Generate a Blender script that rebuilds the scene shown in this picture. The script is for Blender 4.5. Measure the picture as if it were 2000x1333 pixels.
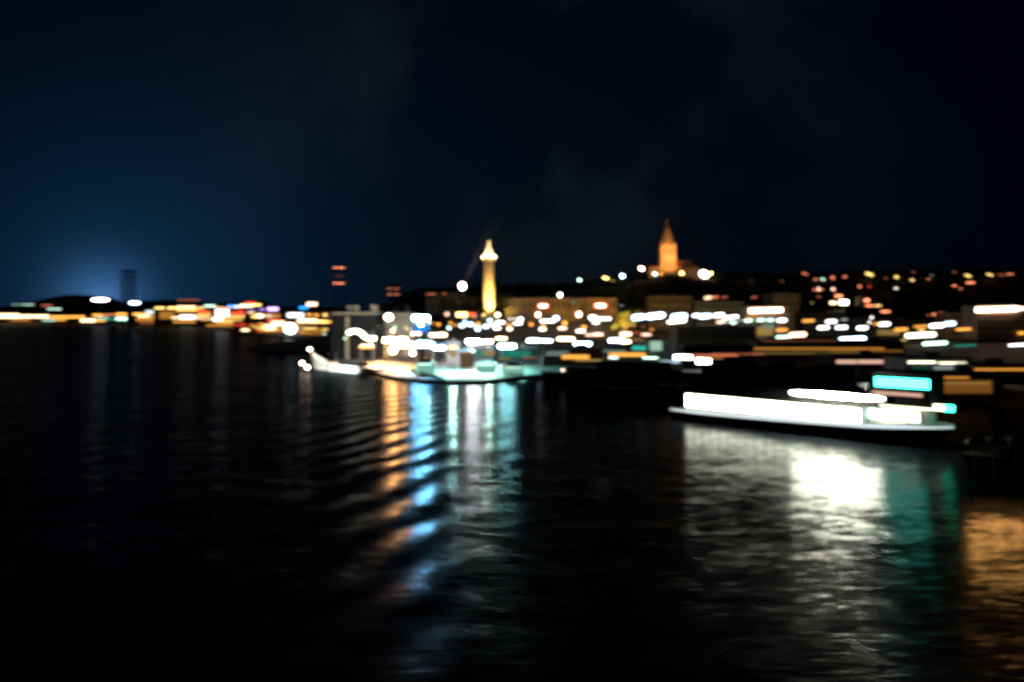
import bpy, math, random
from mathutils import Vector, Matrix, noise
random.seed(7)
sc = bpy.context.scene
for o in list(bpy.data.objects): bpy.data.objects.remove(o)
COL = sc.collection

# ------------------------------------------------------------------ camera
F, HC, YH = 1555.55, 25.0, 610.0          # focal length in photo pixels, deck height, horizon row
cam = bpy.data.objects.new('camera', bpy.data.cameras.new('camera')); COL.objects.link(cam)
cam.location = (0, 0, HC); cam.rotation_euler = (math.radians(90), 0, 0)
cd = cam.data
cd.sensor_width = 36; cd.lens = 28; cd.shift_y = -(666.5-YH)/2000
cd.clip_start = 0.5; cd.clip_end = 30000
cd.dof.use_dof = True                     # the picture was taken out of focus, wide open
cd.dof.focus_distance = 3.6
cd.dof.aperture_fstop = 1.4
cd.dof.aperture_ratio = 0.75
sc.camera = cam

# ------------------------------------------------------------------ sky
w = bpy.data.worlds.new("World"); sc.world = w; w.use_nodes = True
nt = w.node_tree; N = nt.nodes; L = nt.links; N.clear()
out = N.new('ShaderNodeOutputWorld'); bg = N.new('ShaderNodeBackground'); L.new(bg.outputs[0], out.inputs[0])
tc = N.new('ShaderNodeTexCoord')
def wmath(op, a, b=None, c=None):
    n = N.new('ShaderNodeMath'); n.operation = op
    for i, v in enumerate((a, b, c)):
        if v is None: continue
        if isinstance(v, (int, float)): n.inputs[i].default_value = v
        else: L.new(v, n.inputs[i])
    return n.outputs[0]
def wdir(px, py):
    return Vector(((px-1000)/F, 1, -(py-YH)/F)).normalized()
def wlobe(px, py, width):                 # glow of a far place lighting the air above it
    d = N.new('ShaderNodeVectorMath'); d.operation = 'DISTANCE'
    L.new(tc.outputs['Generated'], d.inputs[0]); d.inputs[1].default_value = wdir(px, py)
    q = wmath('DIVIDE', d.outputs['Value'], width)
    return wmath('EXPONENT', wmath('MULTIPLY', wmath('POWER', q, 1.5), -1.0))
def wcol(fac, col):
    n = N.new('ShaderNodeVectorMath'); n.operation = 'SCALE'; n.inputs[0].default_value = col
    L.new(fac, n.inputs['Scale']); return n.outputs[0]
def wadd(a, b):
    n = N.new('ShaderNodeVectorMath'); n.operation = 'ADD'; L.new(a, n.inputs[0]); L.new(b, n.inputs[1]); return n.outputs[0]
sky = N.new('ShaderNodeTexSky'); sky.sky_type = 'NISHITA'; sky.sun_disc = False
sky.sun_elevation = math.radians(-7); sky.sun_rotation = math.radians(-32); sky.air_density = 1.5; sky.ozone_density = 4
skys = N.new('ShaderNodeVectorMath'); skys.operation = 'SCALE'; L.new(sky.outputs[0], skys.inputs[0]); skys.inputs['Scale'].default_value = 0.03
cl = N.new('ShaderNodeTexNoise'); cl.inputs['Scale'].default_value = 2.6; cl.inputs['Detail'].default_value = 5; cl.inputs['Roughness'].default_value = .55
L.new(tc.outputs['Generated'], cl.inputs['Vector'])
clf = wmath('MULTIPLY', wmath('MAXIMUM', wmath('SUBTRACT', cl.outputs['Fac'], .46), 0), wlobe(1040, 200, .22))
acc = skys.outputs[0]
one = wmath('ADD', 0.0, 1.0)
acc = wadd(acc, wcol(one, (.0004, .0006, .0026)))
acc = wadd(acc, wcol(wlobe(500, 520, .29), (.0003, .0034, .0088)))
acc = wadd(acc, wcol(wlobe(225, 590, .15), (.0025, .021, .048)))
acc = wadd(acc, wcol(wlobe(200, 592, .035), (.05, .14, .34)))
acc = wadd(acc, wcol(wlobe(1150, 560, .30), (.0008, .002, .0030)))
acc = wadd(acc, wcol(clf, (.06, .085, .09)))
L.new(acc, bg.inputs['Color']); bg.inputs['Strength'].default_value = 1.0

# faint cool fill sun added behind the camera to shape the buildings
sun = bpy.data.objects.new('moon_light', bpy.data.lights.new('moon_light', 'SUN')); COL.objects.link(sun)
sun.data.energy = 0.004; sun.data.angle = math.radians(.5); sun.data.color = (.75, .85, 1); sun.rotation_euler = (math.radians(50), 0, math.radians(25))

sc.view_settings.view_transform = 'Standard'; sc.view_settings.look = 'None'
sc.view_settings.exposure = 0; sc.view_settings.gamma = 1
cy = sc.cycles
cy.use_denoising = True; cy.use_adaptive_sampling = False
cy.max_bounces = 4; cy.glossy_bounces = 3; cy.diffuse_bounces = 2
cy.sample_clamp_direct = 0; cy.sample_clamp_indirect = 4
cy.caustics_reflective = False; cy.caustics_refractive = False

# ------------------------------------------------------------------ materials
def mat(name, col, rough=.7, var=.25, scale=.3, metal=0, spec=.3):
    m = bpy.data.materials.new(name); m.use_nodes = True
    n = m.node_tree.nodes; l = m.node_tree.links; b = n['Principled BSDF']
    b.inputs['Roughness'].default_value = rough; b.inputs['Metallic'].default_value = metal
    b.inputs['Specular IOR Level'].default_value = spec
    g = n.new('ShaderNodeNewGeometry')
    t = n.new('ShaderNodeTexNoise'); t.inputs['Scale'].default_value = scale; t.inputs['Detail'].default_value = 6
    l.new(g.outputs['Position'], t.inputs['Vector'])
    r = n.new('ShaderNodeValToRGB'); l.new(t.outputs['Fac'], r.inputs[0])
    r.color_ramp.elements[0].position = .3; r.color_ramp.elements[1].position = .7
    r.color_ramp.elements[0].color = (*[c*(1-var) for c in col], 1); r.color_ramp.elements[1].color = (*[min(1, c*(1+var)) for c in col], 1)
    l.new(r.outputs[0], b.inputs['Base Color'])
    return m
COLS = dict(U=(.38, .9, .72), A=(.32, .80, .78), J=(.17, .56, .9), Q=(.026, .64, .43), Z=(1, .40, .11), W=(1, .97, .9), B=(.55, .78, 1), O=(1, .40, .06), C=(1, .72, .40), Y=(1, .66, .18), R=(1, .07, .03), P=(1, .58, .42),
            G=(.62, 1, .75), T=(.035, .6, .42), D=(1, .27, .12), V=(.5, .3, 1), M=(.75, .4, 1), L=(.02, .28, 1), K=(.03, 1, .5), S=(.75, .88, .9), E=(1, .93, .66))
_em = {}
def emis(c, s):
    k = (c, round(s, 2))
    if k in _em: return _em[k]
    m = bpy.data.materials.new('lit_%s_%g' % (c, s)); m.use_nodes = True
    n = m.node_tree.nodes; n.remove(n['Principled BSDF'])
    e = n.new('ShaderNodeEmission'); e.inputs[0].default_value = (*COLS[c], 1); e.inputs[1].default_value = s
    m.node_tree.links.new(e.outputs[0], n['Material Output'].inputs[0])
    _em[k] = m; return m
M = dict(
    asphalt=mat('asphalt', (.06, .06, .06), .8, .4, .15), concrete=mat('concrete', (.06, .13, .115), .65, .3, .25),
    soil=mat('hill_ground', (.05, .045, .035), .9, .5, .06), rock=mat('cliff_rock', (.14, .08, .06), .9, .4, .1),
    pole=mat('painted_steel', (.10, .11, .11), .5, .2, 1), stone=mat('pale_limestone', (.46, .38, .27), .7, .15, .5),
    brick=mat('church_brick', (.36, .24, .13), .85, .25, .3), copper=mat('weathered_copper', (.22, .16, .09), .6, .3, .3),
    rooft=mat('tiled_roof', (.20, .09, .05), .8, .3, .3), roofd=mat('dark_roof', (.045, .045, .05), .7, .3, .3),
    cream=mat('cream_render', (.30, .26, .19), .8, .15, .2), beige=mat('beige_render', (.24, .20, .135), .8, .15, .2),
    tan=mat('ochre_render', (.22, .13, .06), .8, .2, .2), brown=mat('brown_cladding', (.08, .06, .04), .8, .3, .2),
    grey=mat('grey_cladding', (.10, .11, .11), .7, .2, .2), dark=mat('dark_cladding', (.008, .009, .011), .8, .3, .2, spec=.08),
    redp=mat('red_paint', (.42, .02, .02), .5, .2, .2), glass=mat('dark_glass', (.008, .009, .011), .2, .2, .3, spec=.25),
    white=mat('white_paint', (.75, .76, .74), .4, .08, .6), hull=mat('dark_hull_paint', (.007, .007, .009), .7, .3, .3, spec=.02),
    canvas=mat('white_canvas', (.75, .8, .76), .8, .08, .8), wood=mat('bark', (.08, .055, .035), .9, .3, 1),
    leaf=mat('foliage', (.07, .08, .025), .8, .5, .5), leafd=mat('dark_foliage', (.02, .03, .015), .9, .5, .2),
    green=mat('green_paint', (.03, .30, .14), .6, .2, .4), statue=mat('bronze_patina', (.42, .40, .30), .6, .2, 1),
    lilac=mat('grey_deck_paint', (.22, .22, .27), .6, .1, .4))

# ------------------------------------------------------------------ mesh helpers
class MB:
    def __init__(s): s.v = []; s.f = []
    def add(s, vs, fs):
        n = len(s.v); s.v += [Vector(p) for p in vs]; s.f += [tuple(i+n for i in f) for f in fs]; return s
    def box(s, x0, x1, y0, y1, z0, z1, fr=None):
        vs = [(x, y, z) for z in (z0, z1) for y in (y0, y1) for x in (x0, x1)]
        if fr: vs = [fr(*p) for p in vs]
        return s.add(vs, [(0, 2, 3, 1), (4, 5, 7, 6), (0, 1, 5, 4), (1, 3, 7, 5), (3, 2, 6, 7), (2, 0, 4, 6)])
    def rod(s, p, q, r0, r1=None, seg=8):
        p = Vector(p); q = Vector(q); r1 = r0 if r1 is None else r1
        d = (q-p).normalized(); a = d.orthogonal().normalized(); b = d.cross(a)
        vs = [c + (a*math.cos(t)+b*math.sin(t))*r for c, r in ((p, r0), (q, r1)) for t in [2*math.pi*k/seg for k in range(seg)]]
        fs = [(k, (k+1) % seg, seg+(k+1) % seg, seg+k) for k in range(seg)]
        return s.add(vs, fs+[tuple(range(seg))[::-1], tuple(range(seg, 2*seg))])
    def lathe(s, c, prof, seg=16, turn=0, sx=1, sy=1):
        vs = []; n = len(prof)
        for r, z in prof:
            for k in range(seg):
                t = 2*math.pi*k/seg+turn; vs.append((c[0]+r*math.cos(t)*sx, c[1]+r*math.sin(t)*sy, c[2]+z))
        fs = [(i*seg+k, i*seg+(k+1) % seg, (i+1)*seg+(k+1) % seg, (i+1)*seg+k) for i in range(n-1) for k in range(seg)]
        return s.add(vs, fs+[tuple(range(seg))[::-1], tuple(range((n-1)*seg, n*seg))])
    def ball(s, c, r, sz=1, seg=10):
        n = 7
        return s.lathe(c, [(max(.02, r*math.sin(math.pi*i/(n-1))), -r*sz*math.cos(math.pi*i/(n-1))) for i in range(n)], seg)
    def prism(s, poly, z0, z1):
        n = len(poly)
        vs = [(x, y, z0) for x, y in poly]+[(x, y, z1) for x, y in poly]
        return s.add(vs, [(k, (k+1) % n, n+(k+1) % n, n+k) for k in range(n)]+[tuple(range(n))[::-1], tuple(range(n, 2*n))])
    def gable(s, x0, x1, y0, y1, z0, z1, along='x'):
        if along == 'x':
            m = (y0+y1)/2; vs = [(x0, y0, z0), (x1, y0, z0), (x1, y1, z0), (x0, y1, z0), (x0, m, z1), (x1, m, z1)]
            fs = [(0, 3, 2, 1), (0, 1, 5, 4), (2, 3, 4, 5), (0, 4, 3), (1, 2, 5)]
        else:
            m = (x0+x1)/2; vs = [(x0, y0, z0), (x1, y0, z0), (x1, y1, z0), (x0, y1, z0), (m, y0, z1), (m, y1, z1)]
            fs = [(0, 3, 2, 1), (0, 1, 4), (2, 3, 5), (1, 2, 5, 4), (3, 0, 4, 5)]
        return s.add(vs, fs)
    def build(s, name, m, parent=None, smooth=False, sampling=None):
        off = Vector((0, 0, 0)); r = parent
        while r is not None and r.parent: r = r.parent
        if r is not None: off = r.location.copy()
        me = bpy.data.meshes.new(name); me.from_pydata([tuple(p-off) for p in s.v], [], s.f); me.update()
        me.materials.append(m)
        if smooth: me.polygons.foreach_set('use_smooth', [True]*len(me.polygons))
        o = bpy.data.objects.new(name, me); COL.objects.link(o)
        if parent is not None: o.parent = parent
        return o
def thing(name, label, cat, loc, group=None):
    o = bpy.data.objects.new(name, None); COL.objects.link(o); o.location = loc; o.empty_display_size = .5
    if label: o['label'] = label
    o['category'] = cat
    if group: o['group'] = group
    return o
def struct(o, kind='structure'): o['kind'] = kind; return o
def P(px, py, Y): return Vector(((px-1000)/F*Y, Y, HC-(py-YH)/F*Y))
def X_(px, Y): return (px-1000)/F*Y
def Z_(py, Y): return HC-(py-YH)/F*Y
def px2m(n, Y): return n/F*Y
def spot(parent, loc, target, power, col, angle=60, blend=.6, r=.4):
    l = bpy.data.lights.new('lamp_glow', 'SPOT'); l.energy = power; l.color = col; l.spot_size = math.radians(angle); l.spot_blend = blend; l.shadow_soft_size = r
    o = bpy.data.objects.new('lamp_glow', l); COL.objects.link(o); o.parent = parent
    o.location = Vector(loc)-parent.location
    o.rotation_euler = (Vector(target)-Vector(loc)).to_track_quat('-Z', 'Y').to_euler(); return o

# ------------------------------------------------------------------ terrain
def sm(a, b, x):
    t = max(0, min(1, (x-a)/(b-a))); return t*t*(3-2*t)
GZ = 1.2                                   # quay level above the water
RID = [(-900, GZ), (-190, GZ), (-150, 22), (-132, 34), (-100, 44), (-30, 47), (60, 49), (110, 54), (150, 62), (172, 66.5), (205, 66.5), (240, 62), (270, 63), (400, 66), (600, 68), (1200, 72)]
def ridge(x):
    for (a, p), (b, q) in zip(RID, RID[1:]):
        if x <= b: return p+(q-p)*sm(a, b, x)
    return RID[-1][1]
def ground(x, y):
    m = sm(-190, -120, x)
    h = GZ+5*sm(470, 600, y)*m
    h += 11*sm(612, 640, y)*sm(-80, -52, x)*(1-sm(95, 135, x))
    r = ridge(x)
    h = h+(max(r, h)-h)*sm(670, 910, y)
    if y > 1150: h = GZ+(h-GZ)*(1-sm(1150, 1500, y))
    return h
def solve(px, py, over):                  # depth at which the point seen at (px, py) is `over` metres above the ground
    y = 262.0
    while y < 1150:
        if Z_(py, y)-ground(X_(px, y), y) <= over and y > 300: return y
        y += 2
    return 930

# water: slopes of ripples, chop and a ship's wake drive the normal
wat = bpy.data.materials.new('river_water'); wat.use_nodes = True
n = wat.node_tree.nodes; l = wat.node_tree.links; b = n['Principled BSDF']
n.remove(b)
b = n.new('ShaderNodeBsdfAnisotropic'); b.inputs['Color'].default_value = (.052, .058, .064, 1); b.inputs['Roughness'].default_value = .19
deep = n.new('ShaderNodeBsdfDiffuse'); deep.inputs['Color'].default_value = (.0015, .003, .005, 1)
ad = n.new('ShaderNodeAddShader'); l.new(b.outputs[0], ad.inputs[0]); l.new(deep.outputs[0], ad.inputs[1]); l.new(ad.outputs[0], n['Material Output'].inputs[0])
geo = n.new('ShaderNodeNewGeometry')
def vm(op, a, bb=None, sc_=None):
    q = n.new('ShaderNodeVectorMath'); q.operation = op
    for i, v in enumerate((a, bb)):
        if v is None: continue
        if isinstance(v, (tuple, Vector)): q.inputs[i].default_value = v
        else: l.new(v, q.inputs[i])
    if sc_ is not None:
        if isinstance(sc_, (int, float)): q.inputs['Scale'].default_value = sc_
        else: l.new(sc_, q.inputs['Scale'])
    return q
def mm(op, a, bb=None, c=None):
    q = n.new('ShaderNodeMath'); q.operation = op
    for i, v in enumerate((a, bb, c)):
        if v is None: continue
        if isinstance(v, (int, float)): q.inputs[i].default_value = v
        else: l.new(v, q.inputs[i])
    return q.outputs[0]
def ntex(scale, stretch, detail=3, rot=0):
    mp = n.new('ShaderNodeMapping'); mp.inputs['Rotation'].default_value = (0, 0, rot); mp.inputs['Scale'].default_value = stretch
    l.new(geo.outputs['Position'], mp.inputs['Vector'])
    t = n.new('ShaderNodeTexNoise'); t.inputs['Scale'].default_value = scale; t.inputs['Detail'].default_value = detail
    l.new(mp.outputs[0], t.inputs['Vector']); return t
rip = ntex(3.0, (.14, 1.0, 1), 4, math.radians(8))
chop = ntex(.22, (.4, 1.0, 1), 2, math.radians(-12))
patch = ntex(.018, (1, 1, 1), 2)
s1 = vm('MULTIPLY', vm('SUBTRACT', rip.outputs['Color'], (.5, .5, .5)).outputs[0], (.12, .50, 0)).outputs[0]
s2 = vm('MULTIPLY', vm('SUBTRACT', chop.outputs['Color'], (.5, .5, .5)).outputs[0], (.04, .16, 0)).outputs[0]
ctr = Vector((438, -75, 0))
dv = vm('SUBTRACT', geo.outputs['Position'], tuple(ctr)).outputs[0]
ln = vm('LENGTH', dv).outputs['Value']; nd = vm('NORMALIZE', dv).outputs[0]
ph = mm('ADD', mm('MULTIPLY', ln, 2*math.pi/7.6), mm('ADD', mm('MULTIPLY', chop.outputs['Fac'], 2.0), mm('MULTIPLY', patch.outputs['Fac'], 14)))
sep = n.new('ShaderNodeSeparateXYZ'); l.new(geo.outputs['Position'], sep.inputs[0])
edge = mm('ADD', sep.outputs['X'], mm('MULTIPLY', sep.outputs['Y'], .084))     # the wake's right edge runs out from the pier
def ramp(v, a, b_, c, d):
    q = n.new('ShaderNodeMapRange'); q.interpolation_type = 'SMOOTHSTEP'; l.new(v, q.inputs['Value'])
    for k, x in zip(('From Min', 'From Max', 'To Min', 'To Max'), (a, b_, c, d)): q.inputs[k].default_value = x
    return q.outputs[0]
band = mm('MULTIPLY', ramp(edge, 4, -3, .12, 1), ramp(mm('ADD', sep.outputs['X'], mm('MULTIPLY', sep.outputs['Y'], .205)), -9, 1, .12, 1))
amp = mm('MULTIPLY', band, ramp(patch.outputs['Fac'], .3, .6, .6, 1.2))
wk = mm('MULTIPLY', mm('MULTIPLY', mm('SINE', ph), .085), amp)
s3 = vm('MULTIPLY', vm('SCALE', nd, None, wk).outputs[0], (.4, 1.9, 0)).outputs[0]
s1 = vm('SCALE', s1, None, mm('SUBTRACT', 1.0, mm('MULTIPLY', band, .45))).outputs[0]
tot = vm('ADD', vm('ADD', vm('ADD', s1, s2).outputs[0], s3).outputs[0], (0, 0, 1)).outputs[0]
l.new(vm('NORMALIZE', tot).outputs[0], b.inputs['Normal'])
struct(MB().add([(-12000, -600, 0), (12000, -600, 0), (12000, 16000, 0), (-12000, 16000, 0)], [(0, 1, 2, 3)]).build('water', wat))

# the land south of the river: one flat sheet with a quay wall all round
coast = [(-3500, 1900), (-1500, 1740), (-900, 1640), (-557, 1380), (-400, 1080), (-284, 868), (-215, 765), (-150, 640), (-95, 430), (-84, 372), (-62, 338),
         (-46, 296), (-31, 279), (-9.5, 279), (10, 305), (60, 302), (300, 290), (700, 280), (1600, 260), (3500, 900), (3500, 5000), (-3500, 5000)]
struct(MB().prism(coast, -4, GZ).build('ground', M['asphalt']))
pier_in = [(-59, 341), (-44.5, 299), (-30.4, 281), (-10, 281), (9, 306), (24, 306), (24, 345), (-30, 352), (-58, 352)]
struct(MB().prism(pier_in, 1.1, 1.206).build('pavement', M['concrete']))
hb = MB(); nx, ny, st = 116, 90, 12
for j in range(ny):
    for i in range(nx):
        x = -270+i*st; y = 462+j*st
        g = ground(x, y); nz = noise.noise(Vector((x*.02, y*.02, 3)))*3*sm(3, 20, g)
        hb.v.append(Vector((x, y, g+nz-(.06 if g > 1.4 else .3))))
for j in range(ny-1):
    for i in range(nx-1):
        a = j*nx+i; hb.f.append((a, a+1, a+nx+1, a+nx))
hb.f = [f for f in hb.f if max(hb.v[k].z for k in f) > 1.6]
struct(hb.build('hillside', M['soil'], smooth=True))
# far hills beyond the left shore
FH = [(-200, 600), (60, 600), (95, 592), (140, 584), (160, 576), (182, 577), (205, 590), (240, 591), (290, 589), (345, 586), (420, 592), (520, 598), (640, 600), (740, 606), (1100, 607)]
hb = MB(); nx, ny = 90, 12
for j in range(ny):
    y = 2300+j*70
    for i in range(nx):
        px = -200+i*14.6
        for (a, p), (b_, q) in zip(FH, FH[1:]):
            if px <= b_: yy = p+(q-p)*sm(a, b_, px); break
        x = X_(px, 2700); top = Z_(yy, 2700)
        z = 2+(top-2)*math.sin(math.pi*min(1, (j)/(ny-1)))**.6+noise.noise(Vector((x*.01, y*.01, 0)))*3
        hb.v.append(Vector((x, y, z)))
for j in range(ny-1):
    for i in range(nx-1):
        a = j*nx+i; hb.f.append((a, a+1, a+nx+1, a+nx))
struct(hb.build('far_hills', M['soil'], smooth=True))

# ------------------------------------------------------------------ lit fittings
BL = 6.0                                   # the lens blur adds about this many pixels
def src(w, h, s=1):
    return (max(w-10, 2.4), max(h-7.5, 2.2)) if s >= 14 else (max(w-7, 3), max(h-5.5, 2.6))
def lightbox(px, py, Y, w, h, c, s, parent, name='window', depth=.3, tilt=0):
    a, bb = src(w, h, s); x = X_(px, Y); z = Z_(py, Y); hw = px2m(a, Y)/2; hh = px2m(bb, Y)/2
    m = MB().box(x-hw, x+hw, Y-depth, Y+.02, z-hh, z+hh)
    if tilt:
        for v in m.v: v.z += (v.x-x)*tilt
    return m.build(name, emis(c, s), parent)
ZONES = {}
def lamp(px, py, w, h, c, s, zone, Y=None, over=9, tilt=0):
    """a street lamp: tapered pole(s), head; wide heads are a luminous bar between two masts"""
    if zone != 'x': s *= .34
    if Y is None: Y = min(solve(px, py, over), 545 if py > 608 and px > 1190 else (618 if py > 608 else 2000))
    p = P(px, py, Y); g = max(ground(p.x, Y), GZ)
    r = thing('street_lamp', None, 'street lamp', (p.x, Y, g))
    a, bb = src(w, h, s); hw = px2m(a, Y)/2; hh = px2m(bb, Y)/2
    top = p.z-hh
    pr = max(.09, min(.16, (top-g)*.012))
    if a > 7 and a > 1.6*bb:  # bar and second mast added to draw a light's sideways smear
        MB().rod((p.x-hw*.8, Y+.25, g), (p.x-hw*.8, Y+.25, top+hh*2+.2), pr, pr*.7, 6).build('pole', M['pole'], r)
        MB().rod((p.x+hw*.8, Y+.25, g), (p.x+hw*.8, Y+.25, top+hh*2+.2), pr, pr*.7, 6).build('pole', M['pole'], r)
        m = MB(); m.rod((p.x-hw+hh*.5, Y, p.z), (p.x+hw-hh*.5, Y, p.z), hh, hh, 10); m.ball((p.x-hw+hh*.5, Y, p.z), hh*.99); m.ball((p.x+hw-hh*.5, Y, p.z), hh*.99)
        if tilt:
            for v in m.v: v.z += (v.x-p.x)*tilt
        m.build('light_bar', emis(c, s), r)
        hsg = MB().box(p.x-hw-.1, p.x+hw+.1, Y-.25, Y+.35, p.z+hh+.05+abs(tilt)*hw, p.z+hh+.25+abs(tilt)*hw).build('housing', M['pole'], r)
    else:
        MB().rod((p.x, Y, g), (p.x, Y, top), pr, pr*.6, 6).build('pole', M['pole'], r)
        m = MB(); m.ball(p, hh)
        for v in m.v: v.x = p.x+(v.x-p.x)*hw/hh; v.z += (v.x-p.x)*tilt
        m.build('lamp_head', emis(c, s), r, True)
    ZONES.setdefault(zone, []).append((px, py, r, c, a if a > 1.6*bb else 0))
    return r
NAMES = dict(A='bluish white', J='bluish white', Z='warm orange', W='white', B='bluish white', O='orange', C='cream', Y='yellow', R='red', P='pinkish', G='pale green', T='teal', D='dim reddish', S='grey white', V='violet', M='violet', L='blue', K='green', E='yellowish white')
ORD = 'first second third fourth fifth sixth seventh eighth ninth tenth eleventh twelfth thirteenth fourteenth fifteenth sixteenth seventeenth eighteenth nineteenth twentieth twenty-first twenty-second twenty-third twenty-fourth twenty-fifth twenty-sixth'.split()

WG = {}
def winmesh(wd, h):
    k = (round(wd, 1), round(h, 1))
    if k not in WG:
        m = MB().box(-wd/2, wd/2, -.08, .02, -h/2, h/2)
        me = bpy.data.meshes.new('window'); me.from_pydata([tuple(v) for v in m.v], [], m.f); me.materials.append(M['glass']); WG[k] = me
    return WG[k]
def building(name, label, cat, px0, px1, ytop, Y, depth, m, roof='flat', grid=None, lights=(), group=None, base=None, rm='roofd', rh=3, wy=.55, wx=.45, lname='window'):
    x0, x1 = X_(px0, Y), X_(px1, Y); zt = Z_(ytop, Y)
    g = ground((x0+x1)/2, Y)-1.0 if base is None else base
    g = max(g, .9)
    r = thing(name, label, cat, ((x0+x1)/2, Y+depth/2, g), group)
    wh = zt-(rh if roof in ('gable', 'gabley') else 0)
    MB().box(x0, x1, Y, Y+depth, g, wh).build('wall', M[m], r)
    if roof == 'flat':
        ro = MB().box(x0-.4, x1+.4, Y-.4, Y+depth+.4, wh, wh+.5).build('roof', M[rm], r)
        k = max(1, int((x1-x0)/18))
        for i in range(k):
            cx = x0+(i+.35+.3*random.random())*(x1-x0)/k; cw = min(1+1.6*random.random(), (x1-x0)*.1)
            MB().box(cx-cw, cx+cw, Y+depth*.4, Y+depth*.4+2.5, wh+.5, wh+1.6+random.random()).build('roof_vent', M[rm], ro)
    else:
        e = .5
        ro = MB().gable(x0-e, x1+e, Y-e, Y+depth+e, wh, zt, 'x' if roof == 'gable' else 'y').build('roof', M[rm], r)
        if x1-x0 > 6:
            cx = x0+(x1-x0)*.3; MB().box(cx-.5, cx+.5, Y+depth/2-.5, Y+depth/2+.5, zt-1, zt+1.4).build('chimney', M['rooft'], ro)
    if grid:
        nc, nr = grid; H = wh-g-1.2
        me = winmesh((x1-x0)/nc*wx, H/nr*wy)
        for i in range(nc):
            for j in range(nr):
                o = bpy.data.objects.new('window', me); COL.objects.link(o); o.parent = r
                o.location = (x0+(x1-x0)*(i+.5)/nc-r.location.x, Y-r.location.y, g+1+H*(j+.55)/nr-r.location.z)
    for q in lights:
        px, py, w_, h_, c, s = q[:6]
        lightbox(px, py, Y-.1, w_, h_, c, s, r, q[6] if len(q) > 6 else lname, tilt=q[7] if len(q) > 7 else 0)
    return r

# ------------------------------------------------------------------ far left shore
G1 = 'low buildings along the far shore'  # wide dim orange panels below stand for warm light on the fronts
def far(label, px0, px1, ytop, Y, m, lights, cat='building', name='waterfront_building', roof='flat', depth=20, grid=None, rh=3, group=G1, rm='roofd'):
    lights = [(*q[:5], q[5]*1.5 if q[5] < 2 else q[5] if q[5] < 4 else 3.2+(q[5]-4)*.12, *q[6:]) for q in lights]
    return building(name, label, cat, px0, px1, ytop, Y, depth, m, roof, grid, lights, group, base=1.1, rm=rm, rh=rh)
far('long low quay shed with a bright yellow strip of light, at the far left edge', -30, 96, 611, 1790, 'brown',
    [(8, 617.5, 66, 14, 'C', 7), (62, 618.5, 74, 11, 'C', 3.5), (40, 625.5, 46, 7, 'O', .6)], name='quay_shed', cat='shed')
far('dark shed with a thin orange light line right of the bright yellow strip', 98, 176, 612, 1770, 'brown',
    [(132, 619.5, 74, 10, 'O', 2.2), (96, 626, 34, 8, 'G', .9), (118, 625, 30, 7, 'O', 1.2), (44, 631, 70, 7, 'O', .12)], name='quay_shed', cat='shed')
far('low dark store on the far shore slope with faint green lights', 20, 130, 596, 2150, 'dark',
    [(35, 595.5, 32, 7, 'G', .25), (54, 595.5, 30, 7, 'G', .7), (92, 597, 28, 7, 'D', .5), (106, 604, 34, 8, 'G', 1.1)], name='warehouse', cat='warehouse')
far('shed with short orange light bars under the tall dark chimney', 178, 262, 609, 1700, 'dark',
    [(191, 616, 27, 9, 'O', 2.6), (216, 615, 34, 7, 'D', .8), (237, 614, 27, 9, 'O', 3), (200, 621, 30, 7, 'G', .7), (172, 626.5, 36, 11, 'C', 7), (197, 627, 24, 8, 'O', 2.5), (237, 623, 28, 11, 'G', 5), (215, 624, 60, 8, 'T', .5)], name='quay_shed', cat='shed')
far('orange lit hall front with white panels beside a green light', 262, 338, 607, 1560, 'tan',
    [(300, 619, 66, 22, 'O', .25), (270, 614, 28, 9, 'O', 3), (281, 617.5, 30, 10, 'C', 5), (295, 610, 28, 12, 'S', 1), (312, 618, 34, 11, 'Y', 1.1), (300, 624, 74, 12, 'O', .55), (330, 626, 50, 10, 'O', .5), (310, 631, 80, 7, 'D', .3)], name='harbour_hall', cat='building')  # first panel is glow put on the hall front, not a window
far('lit terminal with stacked yellow window rows above a white light', 300, 398, 595, 1500, 'tan',
    [(350, 616, 84, 20, 'O', .3), (312, 602, 26, 9, 'Y', 2.8), (335, 602, 22, 9, 'Y', 3.5), (364, 600, 44, 9, 'C', 4), (368, 606, 52, 8, 'Y', 2.8), (392, 603, 18, 11, 'Y', 2.4), (347, 602, 22, 8, 'Y', 2.4), (368, 586.5, 50, 6, 'D', .25), (395, 608.5, 30, 10, 'R', 1.0)], name='harbour_terminal', cat='building')  # first panel is warm facade glow, not a window
far('small quay hut with a glaring white light over yellow glow', 338, 385, 612, 1430, 'cream',
    [(366, 620, 36, 13, 'W', 9), (345, 621, 26, 10, 'C', 2), (360, 629, 50, 9, 'O', .7), (355, 638.3, 40, 8, 'Y', 3.0)], name='quay_hut', cat='hut')
far('low hall with a green sign and red banner on its roofline', 386, 426, 604, 1330, 'brown',
    [(406, 618, 36, 24, 'O', .35), (410, 598, 27, 9, 'G', 1.8, 'sign'), (398, 609, 26, 10, 'R', 2.2, 'sign'), (397, 616, 34, 9, 'Y', 1.4), (405, 623, 30, 9, 'P', 1), (425, 601, 20, 7, 'P', 1), (385, 622, 26, 8, 'C', 1.5)])  # first panel glows for the lit wall, no window there
far('pale hall behind the large round white light, red panels at right', 414, 476, 603, 1210, 'tan',
    [(446, 627, 56, 26, 'O', .4), (470, 606, 14, 8, 'R', 1.5), (434, 612, 31, 19, 'W', 22, 'floodlight'), (426, 624, 27, 12, 'W', 9), (464, 613.5, 32, 12, 'R', 2.4, 'sign'), (458, 619, 44, 9, 'Y', 2), (450, 628, 60, 11, 'Y', 1.1), (430, 636, 60, 9, 'O', .5), (440, 602, 28, 7, 'O', 1.6)])  # first panel stands for orange light on the wall, not a window
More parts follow.
